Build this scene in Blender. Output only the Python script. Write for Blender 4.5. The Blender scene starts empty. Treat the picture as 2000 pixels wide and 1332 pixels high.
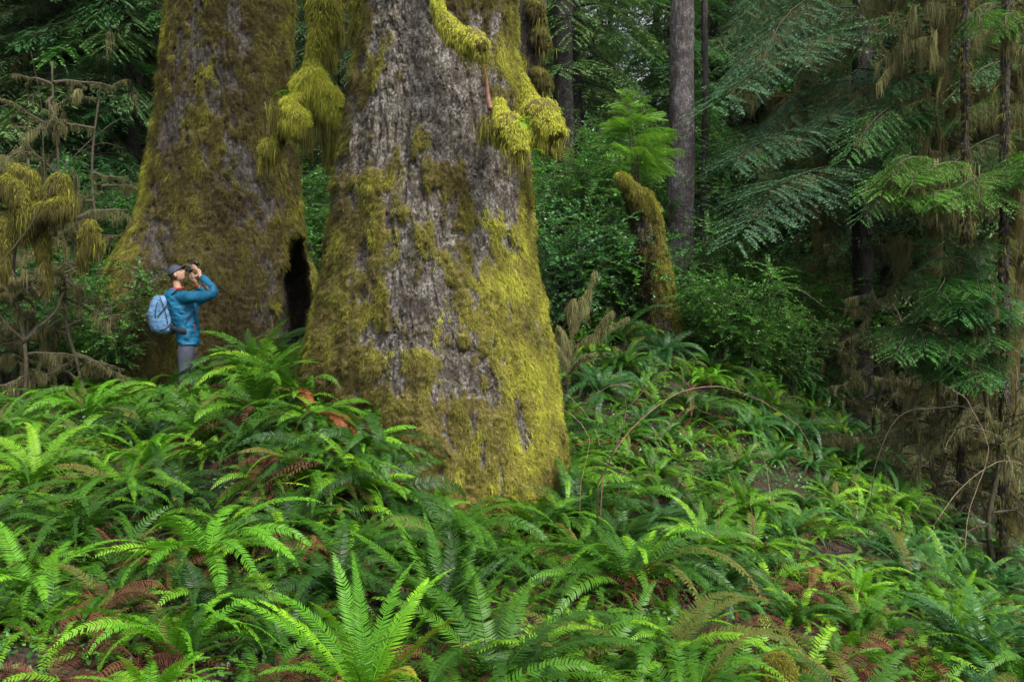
import bpy, math, random
import numpy as np
from mathutils import Vector, Matrix

# ------------------------------------------------------------------ camera, world, sun, exposure
C = bpy.context.scene
random.seed(7); RNG = np.random.default_rng(7)
CAMZ = 2.0; FPX = 1944.0; HOR = 666.0
cam_d = bpy.data.cameras.new('camera'); cam = bpy.data.objects.new('camera', cam_d)
C.collection.objects.link(cam); C.camera = cam
cam.location = (0, 0, CAMZ); cam.rotation_euler = (math.radians(90), 0, 0)
cam_d.sensor_width = 36; cam_d.lens = 35; cam_d.clip_end = 2000; cam_d.clip_start = 0.05

SUN_EL = math.radians(50); SUN_AZ = math.atan2(0.6, -0.75)
world = bpy.data.worlds.new('World'); C.world = world; world.use_nodes = True
wn = world.node_tree; bg = wn.nodes['Background']
sky = wn.nodes.new('ShaderNodeTexSky'); sky.sky_type = 'NISHITA'; sky.sun_disc = False
sky.sun_elevation = SUN_EL; sky.sun_rotation = SUN_AZ; sky.dust_density = 4; sky.air_density = 1.0; sky.ozone_density = 1.0
hs = wn.nodes.new('ShaderNodeHueSaturation'); hs.inputs['Saturation'].default_value = 0.2
wn.links.new(sky.outputs[0], hs.inputs['Color']); wn.links.new(hs.outputs[0], bg.inputs[0])
bg.inputs[1].default_value = 0.095
sun_d = bpy.data.lights.new('sun', 'SUN'); sun_d.energy = 1.5; sun_d.angle = math.radians(16); sun_d.color = (1, 0.95, 0.86)
sun = bpy.data.objects.new('sun', sun_d); C.collection.objects.link(sun)
sv = Vector((math.sin(SUN_AZ) * math.cos(SUN_EL), math.cos(SUN_AZ) * math.cos(SUN_EL), math.sin(SUN_EL)))
sun.rotation_euler = sv.to_track_quat('Z', 'Y').to_euler(); sun.location = (5, -5, 20)
C.view_settings.view_transform = 'Standard'; C.view_settings.look = 'None'
C.view_settings.exposure = 1.85; C.view_settings.gamma = 1
C.render.engine = 'CYCLES'
C.cycles.max_bounces = 5; C.cycles.diffuse_bounces = 3; C.cycles.glossy_bounces = 2; C.cycles.transmission_bounces = 3
C.cycles.use_denoising = True; C.cycles.volume_bounces = 0
C.cycles.caustics_reflective = False; C.cycles.caustics_refractive = False

def P(px, py, d):
    return np.array([(px - 1000) / FPX * d, d, CAMZ + (HOR - py) / FPX * d])

# ------------------------------------------------------------------ numpy noise
def _h(i, j, k, seed):
    n = (i * 374761393 + j * 668265263 + k * 2147483647 + seed * 144665) & 0xffffffff
    n = ((n ^ (n >> 13)) * 1274126177) & 0xffffffff
    n = ((n ^ (n >> 16)) * 2246822519) & 0xffffffff
    return ((n ^ (n >> 15)) & 0xffffff) / 16777215.0
def vnoise(p, seed=0):
    p = np.asarray(p, float); i = np.floor(p).astype(np.int64); f = p - i; u = f * f * (3 - 2 * f)
    r = 0
    for a in (0, 1):
        wa = u[..., 0] if a else 1 - u[..., 0]
        for b in (0, 1):
            wb = u[..., 1] if b else 1 - u[..., 1]
            for c in (0, 1):
                wc = u[..., 2] if c else 1 - u[..., 2]
                r = r + wa * wb * wc * _h(i[..., 0] + a, i[..., 1] + b, i[..., 2] + c, seed)
    return r * 2 - 1
def fbm(p, o=4, seed=0):
    p = np.asarray(p, float); r = 0; a = 1; t = 0
    for k in range(o):
        r = r + a * vnoise(p * (2 ** k), seed + k * 17); t += a; a *= 0.5
    return r / t
def worley(p, seed=0):
    p = np.asarray(p, float); i = np.floor(p).astype(np.int64)
    f1 = np.full(p.shape[:-1], 9.0); f2 = f1.copy(); idv = np.zeros(p.shape[:-1])
    for a in (-1, 0, 1):
        for b in (-1, 0, 1):
            for c in (-1, 0, 1):
                q = i + np.array([a, b, c])
                o = np.stack([_h(q[..., 0], q[..., 1], q[..., 2], seed + s) for s in (1, 2, 3)], -1)
                d = np.linalg.norm(q + o - p, axis=-1)
                rv = _h(q[..., 0], q[..., 1], q[..., 2], seed + 9)
                n1 = d < f1
                f2 = np.where(n1, f1, np.minimum(f2, d)); idv = np.where(n1, rv, idv); f1 = np.where(n1, d, f1)
    return f1, f2, idv
def sst(a, b, x):
    t = np.clip((x - a) / (b - a), 0, 1); return t * t * (3 - 2 * t)
def norm(v):
    return v / np.maximum(np.linalg.norm(v, axis=-1, keepdims=True), 1e-9)

# ------------------------------------------------------------------ mesh container
class Geo:
    def __init__(s): s.V = []; s.F = []; s.A = []; s.B = []; s.M = []; s.n = 0
    def add(s, V, F, A=0.5, B=0.5, m=0):
        V = np.asarray(V, float).reshape(-1, 3); F = np.asarray(F, np.int64).reshape(-1, 4)
        if not len(F): return s
        s.V.append(V); s.F.append(F + s.n)
        s.A.append(np.broadcast_to(np.asarray(A, float), (len(V),))); s.B.append(np.broadcast_to(np.asarray(B, float), (len(V),)))
        s.M.append(np.broadcast_to(np.asarray(m, np.int64), (len(F),))); s.n += len(V)
        return s
    def arr(s):
        if len(s.V) != 1:
            s.V = [np.concatenate(s.V)] if s.V else [np.zeros((0, 3))]; s.F = [np.concatenate(s.F)] if s.F else [np.zeros((0, 4), np.int64)]
            s.A = [np.concatenate(s.A)] if s.A else [np.zeros(0)]; s.B = [np.concatenate(s.B)] if s.B else [np.zeros(0)]
            s.M = [np.concatenate(s.M)] if s.M else [np.zeros(0, np.int64)]
        return s.V[0], s.F[0], s.A[0], s.B[0], s.M[0]
    def merge(s, g, T=None, dA=0.0):
        V, F, A, B, M = g.arr()
        if T is not None: T = np.asarray(T); V = V @ T[:3, :3].T + T[:3, 3]
        return s.add(V, F, A + dA, B, M)
    def mesh(s, name, mats, smooth=False):
        V, F, A, B, M = s.arr()
        tri = F[:, 2] == F[:, 3]
        me = bpy.data.meshes.new(name)
        cnt = np.where(tri, 3, 4); starts = np.concatenate([[0], np.cumsum(cnt)[:-1]]) if len(cnt) else np.zeros(0, int)
        mask = np.ones(F.shape, bool); mask[tri, 3] = False
        loops = F[mask]
        me.vertices.add(len(V)); me.vertices.foreach_set('co', V.astype(np.float32).ravel())
        me.loops.add(len(loops)); me.loops.foreach_set('vertex_index', loops.astype(np.int32))
        me.polygons.add(len(F)); me.polygons.foreach_set('loop_start', starts.astype(np.int32))
        me.polygons.foreach_set('material_index', M.astype(np.int32))
        if smooth: me.polygons.foreach_set('use_smooth', np.ones(len(F), bool))
        me.update(calc_edges=True)
        for nm, X in (('tint', A), ('aux', B)):
            at = me.attributes.new(nm, 'FLOAT', 'POINT'); at.data.foreach_set('value', X.astype(np.float32))
        for m in mats: me.materials.append(m)
        return me
    def obj(s, name, mats, parent=None, smooth=False, loc=None):
        if not isinstance(mats, (list, tuple)): mats = [mats]
        return link(name, s.mesh(name, mats, smooth), parent, loc)
def link(name, me, parent=None, loc=None):
    o = bpy.data.objects.new(name, me); C.collection.objects.link(o)
    if parent is not None: o.parent = parent
    if loc is not None: o.location = loc
    return o
def tag(o, label, cat, group=None):
    o['label'] = label; o['category'] = cat
    if group: o['group'] = group
    return o
def thing(name, label, cat, loc=(0, 0, 0), rz=0, group=None):
    o = bpy.data.objects.new(name, None); C.collection.objects.link(o); o.location = tuple(loc); o.rotation_euler = (0, 0, rz)
    o.empty_display_size = 0.2
    return tag(o, label, cat, group)
def copy_tree(o, parent=None):
    c = o.copy(); C.collection.objects.link(c)
    if parent is not None: c.parent = parent
    for ch in o.children: copy_tree(ch, c)
    return c
def xf(loc=(0, 0, 0), rot=(0, 0, 0), sc=1.0):
    from mathutils import Euler
    M = Matrix.Translation(Vector(loc)) @ Euler(rot, 'XYZ').to_matrix().to_4x4()
    if np.isscalar(sc): sc = (sc, sc, sc)
    return np.array(M @ Matrix.Diagonal((*sc, 1)))

# blades: flat tapered strips. p base, d dir, s side, L len, W width, drop along -z
def blades(g, p, d, s, L, W, drop=0.0, curl=None, A=0.5, B=0.5, m=0, base=0.35, tipw=0.12):
    n = len(p); L = np.broadcast_to(L, (n,))[:, None]; W = np.broadcast_to(W, (n,))[:, None]
    dr = np.broadcast_to(drop, (n,))[:, None] * np.array([0, 0, -1.0])
    c = 0 if curl is None else curl
    p1 = p + d * L * 0.5 + dr * 0.25 + c * 0.25; p2 = p + d * L + dr + c
    V = np.stack([p - s * W * base * .5, p + s * W * base * .5, p1 - s * W * .5, p1 + s * W * .5, p2 - s * W * tipw * .5, p2 + s * W * tipw * .5], 1)
    k = np.arange(n)[:, None] * 6
    F = np.concatenate([k + np.array([0, 1, 3, 2]), k + np.array([2, 3, 5, 4])])
    A = np.repeat(np.broadcast_to(A, (n,)), 6); B = np.repeat(np.broadcast_to(B, (n,)), 6)
    g.add(V.reshape(-1, 3), F, A, B, m)
def kites(g, p, d, s, L, W, fold=None, A=0.5, B=0.5, m=0, wide=0.42):
    n = len(p); L = np.broadcast_to(L, (n,))[:, None]; W = np.broadcast_to(W, (n,))[:, None]
    nn = np.cross(d, s); f = 0.12 * W if fold is None else fold
    V = np.stack([p, p + d * L * wide + s * W * .5 + nn * f, p + d * L, p + d * L * wide - s * W * .5 + nn * f], 1)
    k = np.arange(n)[:, None] * 4
    F = np.concatenate([k + np.array([0, 1, 2, 2]), k + np.array([0, 2, 3, 3])])
    g.add(V.reshape(-1, 3), F, np.repeat(np.broadcast_to(A, (n,)), 4), np.repeat(np.broadcast_to(B, (n,)), 4), m)
def strands(g, p, d0, L, W, grav=0.7, seg=3, A=0.5, B=0.5, m=0, rng=RNG):
    n = len(p); L = np.broadcast_to(L, (n,))[:, None]; W = np.broadcast_to(W, (n,))[:, None]
    th = rng.uniform(0, math.pi, n); s = np.stack([np.cos(th), np.sin(th) * .6, np.zeros(n)], 1)
    dn = np.array([0, 0, -1.0]); pts = [p]; q = p; d = d0
    for k in range(seg):
        d = norm(d * (1 - grav) + dn * grav + rng.normal(0, .12, (n, 3))); q = q + d * L / seg; pts.append(q)
    rows = []
    for k, q in enumerate(pts):
        w = W * (1 - 0.85 * k / seg) * .5; rows += [q - s * w, q + s * w]
    V = np.stack(rows, 1); nv = 2 * (seg + 1)
    k = np.arange(n)[:, None] * nv
    F = np.concatenate([k + np.array([2 * j, 2 * j + 1, 2 * j + 3, 2 * j + 2]) for j in range(seg)])
    g.add(V.reshape(-1, 3), F, np.repeat(np.broadcast_to(A, (n,)), nv), np.repeat(np.broadcast_to(B, (n,)), nv), m)
def smooth_path(pts, n):
    pts = np.asarray(pts, float); t = np.linspace(0, 1, len(pts)); u = np.linspace(0, 1, n)
    out = np.zeros((n, pts.shape[1]))
    m = np.gradient(pts, t, axis=0)
    idx = np.clip(np.searchsorted(t, u, 'right') - 1, 0, len(pts) - 2)
    h = t[1] - t[0]; x = ((u - t[idx]) / h)[:, None]
    p0, p1, m0, m1 = pts[idx], pts[idx + 1], m[idx] * h, m[idx + 1] * h
    return (2 * x**3 - 3 * x**2 + 1) * p0 + (x**3 - 2 * x**2 + x) * m0 + (-2 * x**3 + 3 * x**2) * p1 + (x**3 - x**2) * m1
def tube(g, pts, rad, k=8, A=0.5, B=0.5, m=0, rough=0.0, seed=0, cap=True, squash=None):
    pts = np.asarray(pts, float); n = len(pts); rad = np.broadcast_to(rad, (n,))
    T = norm(np.gradient(pts, axis=0)); up = np.array([0, 0, 1.0]) if abs(T[0, 2]) < .8 else np.array([0, 1.0, 0])
    s = np.cross(T[0], up); s /= np.linalg.norm(s); S = []
    for i in range(n):
        s = s - T[i] * (s @ T[i]); s /= max(np.linalg.norm(s), 1e-9); S.append(s)
    S = np.array(S); N = np.cross(T, S)
    a = np.linspace(0, 2 * math.pi, k, endpoint=False)
    R = rad[:, None] * np.ones(k)
    ring = S[:, None] * np.cos(a)[None, :, None] + N[:, None] * np.sin(a)[None, :, None]
    if squash is not None: ring = ring * np.asarray(squash)
    if rough: R = R * (1 + rough * fbm((pts[:, None] + ring * R[..., None]) / max(rad.max() * 1.2, .004), 3, seed))
    V = (pts[:, None] + ring * R[..., None]).reshape(-1, 3)
    i = np.arange(n - 1)[:, None] * k; j = np.arange(k)[None]; j2 = (j + 1) % k
    F = np.stack([i + j, i + j2, i + k + j2, i + k + j], -1).reshape(-1, 4)
    if cap:
        V = np.concatenate([V, [pts[0], pts[-1]]]); c0, c1 = n * k, n * k + 1; jj = np.arange(k); j3 = (jj + 1) % k
        F = np.concatenate([F, np.stack([j3, jj, np.full(k, c0), np.full(k, c0)], 1), np.stack([(n - 1) * k + jj, (n - 1) * k + j3, np.full(k, c1), np.full(k, c1)], 1)])
    if np.ndim(A): A = np.concatenate([np.repeat(A, k), [A[0], A[-1]]]) if cap else np.repeat(A, k)
    g.add(V, F, A, B, m)
    return pts, S, N

# ------------------------------------------------------------------ materials
class NT:
    def __init__(s, name):
        s.m = bpy.data.materials.new(name); s.m.use_nodes = True; s.t = s.m.node_tree; s.b = s.t.nodes['Principled BSDF']; s.out = s.t.nodes['Material Output']
    def n(s, ty, ins=None, **kw):
        q = s.t.nodes.new(ty)
        for a, v in kw.items(): setattr(q, a, v)
        for a, v in (ins or {}).items():
            if isinstance(v, bpy.types.NodeSocket): s.t.links.new(v, q.inputs[a])
            else: q.inputs[a].default_value = v
        return q
    def attr(s, nm): return s.n('ShaderNodeAttribute', attribute_name=nm).outputs['Fac']
    def math(s, op, a, b=0.5, c=None):
        ins = {0: a, 1: b}
        if c is not None: ins[2] = c
        return s.n('ShaderNodeMath', ins, operation=op).outputs[0]
    def ramp(s, f, stops):
        q = s.n('ShaderNodeValToRGB', {0: f}); e = q.color_ramp.elements
        while len(e) > 1: e.remove(e[-1])
        e[0].position = stops[0][0]; e[0].color = (*stops[0][1], 1)
        for p, c in stops[1:]: x = e.new(p); x.color = (*c, 1)
        return q.outputs[0]
    def mix(s, f, a, b, bt='MIX'):
        q = s.n('ShaderNodeMix', data_type='RGBA', blend_type=bt)
        for i, v in ((0, f), (6, a), (7, b)):
            if isinstance(v, bpy.types.NodeSocket): s.t.links.new(v, q.inputs[i])
            else: q.inputs[i].default_value = v if i == 0 else (*v, 1)
        return q.outputs[2]
    def noise(s, scale, detail=3, co=None, rough=0.5):
        ins = {'Scale': scale, 'Detail': detail, 'Roughness': rough}
        if co is not None: ins['Vector'] = co
        return s.n('ShaderNodeTexNoise', ins).outputs[0]
    def set(s, **kw):
        for a, v in kw.items():
            k = a.replace('_', ' ')
            if isinstance(v, bpy.types.NodeSocket): s.t.links.new(v, s.b.inputs[k])
            else: s.b.inputs[k].default_value = v if not isinstance(v, tuple) else (*v, 1)
    def bump(s, h, strength, dist):
        q = s.n('ShaderNodeBump', {'Height': h, 'Strength': strength, 'Distance': dist}); s.t.links.new(q.outputs[0], s.b.inputs['Normal'])
    def translucent(s, col, f):
        t = s.n('ShaderNodeBsdfTranslucent', {'Color': col}); mx = s.n('ShaderNodeMixShader', {0: f}); s.t.links.new(s.b.outputs[0], mx.inputs[1]); s.t.links.new(t.outputs[0], mx.inputs[2])
        s.t.links.new(mx.outputs[0], s.out.inputs[0])

def leaf_mat(name, stops, rough=0.45, trans=0.3, obj_var=0.35, spec=0.5, transcol=(1.25, 1.3, .6)):
    k = NT(name); t = k.attr('tint'); oi = k.n('ShaderNodeObjectInfo').outputs['Random']
    f = k.math('ADD', k.math('MULTIPLY', t, 1 - obj_var), k.math('MULTIPLY', oi, obj_var))
    col = k.ramp(f, stops)
    k.set(Base_Color=col, Roughness=rough, Specular_IOR_Level=spec)
    k.translucent(k.mix(1.0, col, transcol, 'MULTIPLY'), trans)
    return k.m
M_FERN = leaf_mat('fern_green', [(0, (.007, .025, .004)), (.3, (.014, .05, .006)), (.55, (.034, .11, .006)), (.8, (.085, .21, .009)), (1, (.19, .36, .015))], .46, .25, .45, .24)
M_FERN_COOL = leaf_mat('fern_blue_green', [(0, (.009, .032, .011)), (.5, (.022, .082, .016)), (1, (.06, .18, .028))], .42, .2, .3, .28)
M_FERN_HOT = leaf_mat('fern_bright', [(0, (.04, .14, .008)), (.5, (.08, .24, .012)), (1, (.2, .44, .016))], .48, .3, .15, .25)
M_FERN_OLD = leaf_mat('fern_olive', [(0, (.04, .06, .01)), (.5, (.07, .085, .014)), (1, (.12, .1, .02))], .6, .25, .3, .2)
M_FERN_YEL = leaf_mat('fern_yellow', [(0, (.09, .17, .012)), (1, (.32, .29, .02))], .5, .3, .1)
M_FERN_DEAD = leaf_mat('fern_dead', [(0, (.03, .011, .006)), (.4, (.05, .019, .01)), (.8, (.09, .034, .016)), (1, (.16, .07, .028))], .75, .1, .3, .2)
M_FERN_RUST = leaf_mat('fern_rust', [(0, (.1, .03, .01)), (1, (.28, .09, .02))], .6, .2, .1, .3)
M_HEM = leaf_mat('hemlock_needles', [(0, (.026, .06, .022)), (.5, (.06, .125, .04)), (1, (.13, .22, .07))], .5, .25, .3)
M_HEM_BLUE = leaf_mat('hemlock_blue', [(0, (.032, .078, .04)), (.5, (.068, .15, .082)), (1, (.15, .26, .16))], .6, .25, .2, .3)
M_HEM_GREEN = leaf_mat('hemlock_fresh', [(0, (.018, .07, .018)), (.5, (.036, .125, .032)), (1, (.1, .25, .05))], .42, .25, .2)
M_HEM_HOT = leaf_mat('hemlock_sapling', [(0, (.06, .16, .02)), (1, (.19, .38, .04))], .45, .35, .2)
M_HEM_MID = leaf_mat('hemlock_bright_spray', [(0, (.035, .11, .018)), (1, (.12, .29, .04))], .5, .3, .2)
M_SHRUB = leaf_mat('shrub_leaves', [(0, (.024, .08, .018)), (.5, (.055, .175, .034)), (1, (.13, .32, .055))], .4, .3, .35)
M_SHRUB_COOL = leaf_mat('shrub_leaves_cool', [(0, (.024, .08, .028)), (.5, (.05, .165, .055)), (1, (.11, .28, .09))], .35, .25, .3)
M_SHRUB_HOT = leaf_mat('shrub_leaves_fresh', [(0, (.03, .12, .012)), (.5, (.065, .22, .02)), (1, (.14, .36, .03))], .45, .3, .3)
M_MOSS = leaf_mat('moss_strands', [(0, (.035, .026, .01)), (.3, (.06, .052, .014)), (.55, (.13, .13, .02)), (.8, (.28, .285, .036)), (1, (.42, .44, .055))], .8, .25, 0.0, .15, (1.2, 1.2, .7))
M_LICHEN = leaf_mat('hanging_moss', [(0, (.035, .034, .016)), (.4, (.088, .086, .038)), (.75, (.18, .175, .075)), (1, (.34, .33, .14))], .85, .3, 0.15, .1, (1.1, 1.1, .8))

def bark_mat(name, dark, mid, light, scale=1.0, moss=True, white=0.35):
    k = NT(name); tc = k.n('ShaderNodeTexCoord').outputs['Object']
    mp = k.n('ShaderNodeMapping', {'Vector': tc, 'Scale': (16 * scale, 16 * scale, 9.5 * scale)}).outputs[0]
    wob = k.n('ShaderNodeTexNoise', {'Vector': mp, 'Scale': .55, 'Detail': 5, 'Roughness': .65}).outputs['Color']
    wob = k.n('ShaderNodeVectorMath', {0: wob, 'Scale': 3.2}, operation='SCALE').outputs[0]
    mp2 = k.n('ShaderNodeVectorMath', {0: mp, 1: wob}, operation='ADD').outputs[0]
    vo = k.n('ShaderNodeTexVoronoi', {'Vector': mp2, 'Scale': 1.0}, feature='DISTANCE_TO_EDGE').outputs[0]
    vc = k.n('ShaderNodeTexVoronoi', {'Vector': mp2, 'Scale': 1.0})
    n1 = k.noise(4, 6, tc, .68); n2 = k.noise(60 * scale, 4, tc, .65)
    edge = k.ramp(k.math('ADD', vo, k.math('MULTIPLY', k.math('SUBTRACT', k.noise(34 * scale, 3, tc, .7), .5), .35)), [(0, (.25, .25, .25)), (.12, (1, 1, 1))])
    plate = k.n('ShaderNodeSeparateColor', {0: vc.outputs['Color']}).outputs[0]
    f = k.math('ADD', k.math('MULTIPLY', plate, .45), k.math('MULTIPLY', n2, .65))
    col = k.ramp(f, [(.15, dark), (.5, mid), (.85, light)])
    cr = k.attr('tint')                                             # crack depth of the modelled bark
    col = k.mix(edge, k.mix(.5, dark, (.0, .0, .0)), col)
    big = k.ramp(k.noise(1.1, 5, tc, .65), [(.36, (.32, .27, .23)), (.6, (1, 1, 1))]); col = k.mix(1.0, col, big, 'MULTIPLY')
    lich = k.ramp(n1, [(.47, (0, 0, 0)), (.68, (1, 1, 1))])
    wf = k.math('MULTIPLY', k.math('MULTIPLY', lich, edge), k.math('MULTIPLY', k.ramp(k.noise(22 * scale, 4, tc, .7), [(.45, (0, 0, 0)), (.62, (1, 1, 1))]), white))
    col = k.mix(wf, col, (.5, .5, .48))
    if moss:
        mo = k.attr('aux')
        mc = k.ramp(k.math('ADD', k.math('MULTIPLY', k.noise(45, 4, tc, .7), .7), k.math('MULTIPLY', cr, .35)), [(.25, (.03, .022, .008)), (.5, (.08, .06, .012)), (.8, (.2, .18, .02))])
        ff = k.math('MULTIPLY_ADD', k.noise(30, 3, tc), .9, k.math('SUBTRACT', k.math('MULTIPLY', mo, 1.6), .75))
        ff = k.ramp(ff, [(.35, (0, 0, 0)), (.55, (1, 1, 1))])
        col = k.mix(ff, col, mc)
    k.set(Base_Color=col, Roughness=.75, Specular_IOR_Level=.35)
    h = k.math('ADD', k.math('MULTIPLY', edge, .7), k.math('MULTIPLY', n2, .6))
    k.bump(h, .9, .016 / scale)
    return k.m
M_BARK = bark_mat('spruce_bark', (.02, .015, .011), (.075, .06, .045), (.2, .185, .158), 1.8, True, .5)
M_BARK_D = bark_mat('dark_bark', (.015, .011, .008), (.042, .033, .024), (.11, .095, .075), 1.3, True, .15)
M_BARK_T = bark_mat('far_bark', (.01, .008, .007), (.025, .021, .019), (.06, .053, .05), .8, False, .1)
M_BARK_R = bark_mat('slim_trunk_bark', (.03, .026, .027), (.075, .066, .07), (.16, .15, .155), 1.3, True, .5)
def wood_mat(name, a, b, rough=.8):
    k = NT(name); tc = k.n('ShaderNodeTexCoord').outputs['Object']
    k.set(Base_Color=k.ramp(k.noise(18, 4, tc), [(.3, a), (.7, b)]), Roughness=rough); k.bump(k.noise(60, 3, tc), .5, .004); return k.m
M_TWIG = wood_mat('twig_bark', (.018, .014, .007), (.055, .045, .02))
M_TWIG_RED = wood_mat('red_twig_bark', (.09, .03, .02), (.2, .1, .06), .55)
M_TWIG_PALE = wood_mat('pale_twig', (.12, .09, .055), (.28, .22, .14))
def litter():
    k = NT('forest_litter'); tc = k.n('ShaderNodeTexCoord').outputs['Object']
    c1 = k.ramp(k.noise(9, 6, tc, .7), [(.3, (.012, .008, .005)), (.5, (.035, .02, .012)), (.7, (.075, .04, .02))])
    c2 = k.ramp(k.noise(2.2, 4, tc), [(.45, (0, 0, 0)), (.6, (1, 1, 1))])
    k.set(Base_Color=k.mix(c2, c1, (.018, .03, .008)), Roughness=.95); k.bump(k.noise(30, 5, tc, .7), 1, .05); return k.m
M_GROUND = litter()

# ------------------------------------------------------------------ ground
_gp = []
def gp(px, d, py): _gp.append(P(px, py, d))
for px, rows in {
    100: [(5.5, 1385), (7, 1190), (8.5, 1020), (10, 900), (12, 820), (14, 775), (18, 712)],
    480: [(10, 840), (12, 755), (14, 735)],
    370: [(5.5, 1390), (7, 1195), (8.5, 1030), (10, 890), (12, 805), (13, 775), (14, 762), (16, 735), (18, 712)],
    600: [(5.5, 1390), (7, 1190), (8.3, 985), (9.0, 845), (9.8, 755), (12, 712), (14, 705), (16, 700)],
    690: [(8.9, 890), (9.6, 830)],
    760: [(5.5, 1390), (7, 1200), (8.5, 1070), (10, 985)],
    920: [(5.5, 1390), (7, 1210), (8.5, 1095), (10, 1020), (11.8, 960)],
    1150: [(5.5, 1400), (7, 1210), (9, 1055), (11, 910), (13, 790), (16, 640), (20, 612)],
    1290: [(14.4, 690), (15.2, 660)],
    1400: [(5.5, 1410), (7, 1240), (9, 1095), (11, 955), (13, 835), (16, 690), (18, 668), (22, 680)],
    1700: [(5.5, 1440), (7, 1300), (9, 1150), (11, 1035), (13, 950), (16, 885), (22, 810), (28, 795)],
    1950: [(6, 1430), (8, 1300), (11, 1200), (14, 1100), (20, 930)],
    -300: [(8, 1100), (14, 790), (22, 680)], 2400: [(8, 1400), (14, 1150), (22, 960)]}.items():
    for d, py in rows: gp(px, d, py)
for px, d, py in [(0, 30, 600), (700, 30, 620), (1150, 30, 640), (1500, 34, 690), (2000, 34, 770)]: gp(px, d, py)
_gp = list(_gp)
for a in range(0, 360, 30):
    ca, sa = math.cos(math.radians(a)), math.sin(math.radians(a))
    if sa > .3: _gp += [np.array([60 * ca, 60 * sa, 6.5]), np.array([140 * ca, 140 * sa, 30])]
    else: _gp += [np.array([25 * ca, 25 * sa, -.5]), np.array([140 * ca, 140 * sa, 2])]
_gp += [np.array([x, y, -.1]) for x, y in ((-3, 2), (0, 2), (3, 2), (0, -3), (-4, -3), (4, -3))]
_gp = np.array(_gp)
_D = np.linalg.norm(_gp[:, None, :2] - _gp[None, :, :2], axis=-1)
_W = np.linalg.solve(np.block([[_D + np.eye(len(_gp)) * -.02, np.ones((len(_gp), 1))], [np.ones((1, len(_gp))), np.zeros((1, 1))]]), np.concatenate([_gp[:, 2], [0]]))
def gz(x, y):
    x = np.atleast_1d(np.asarray(x, float)); y = np.atleast_1d(np.asarray(y, float))
    out = np.zeros(len(x))
    for i in range(0, len(x), 20000):
        X = np.stack([x[i:i + 20000], y[i:i + 20000]], -1)
        out[i:i + 20000] = np.linalg.norm(X[:, None] - _gp[None, :, :2], axis=-1) @ _W[:-1] + _W[-1]
    q = np.stack([x, y, np.zeros(len(x))], -1)
    return out + .07 * fbm(q * 1.1, 3, 5)
def g1(x, y): return float(gz([x], [y])[0])
def build_ground():
    def axis(lo, a, b, hi, n):
        near = np.linspace(a, b, n); t = np.linspace(0, 1, 26)[1:] ** 2.2
        return np.concatenate([(a + (lo - a) * t)[::-1], near, b + (hi - b) * t])
    xs = axis(-320, -9, 11, 320, 200); ys = axis(-320, 2, 24, 320, 220)
    X, Y = np.meshgrid(xs, ys); Z = gz(X.ravel(), Y.ravel())
    nx = len(xs); ny = len(ys)
    i = np.arange(ny - 1)[:, None] * nx; j = np.arange(nx - 1)[None]
    F = np.stack([i + j, i + j + 1, i + nx + j + 1, i + nx + j], -1).reshape(-1, 4)
    g = Geo(); g.add(np.stack([X.ravel(), Y.ravel(), Z], -1), F)
    o = g.obj('ground', M_GROUND, smooth=True); o['kind'] = 'structure'
build_ground()

# ------------------------------------------------------------------ giant trunks
def grid_lookup(rows, y, u):
    ys = np.array([r[0] for r in rows], float); G = np.array([r[1] for r in rows], float)
    yi = np.interp(y, ys, np.arange(len(ys))); ui = np.clip(u, 0, 1) * (G.shape[1] - 1)
    a = np.clip(np.floor(yi).astype(int), 0, len(ys) - 2); b = np.clip(np.floor(ui).astype(int), 0, G.shape[1] - 2)
    fa, fb = yi - a, ui - b
    return (G[a, b] * (1 - fa) + G[a + 1, b] * fa) * (1 - fb) + (G[a, b + 1] * (1 - fa) + G[a + 1, b + 1] * fa) * fb

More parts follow.
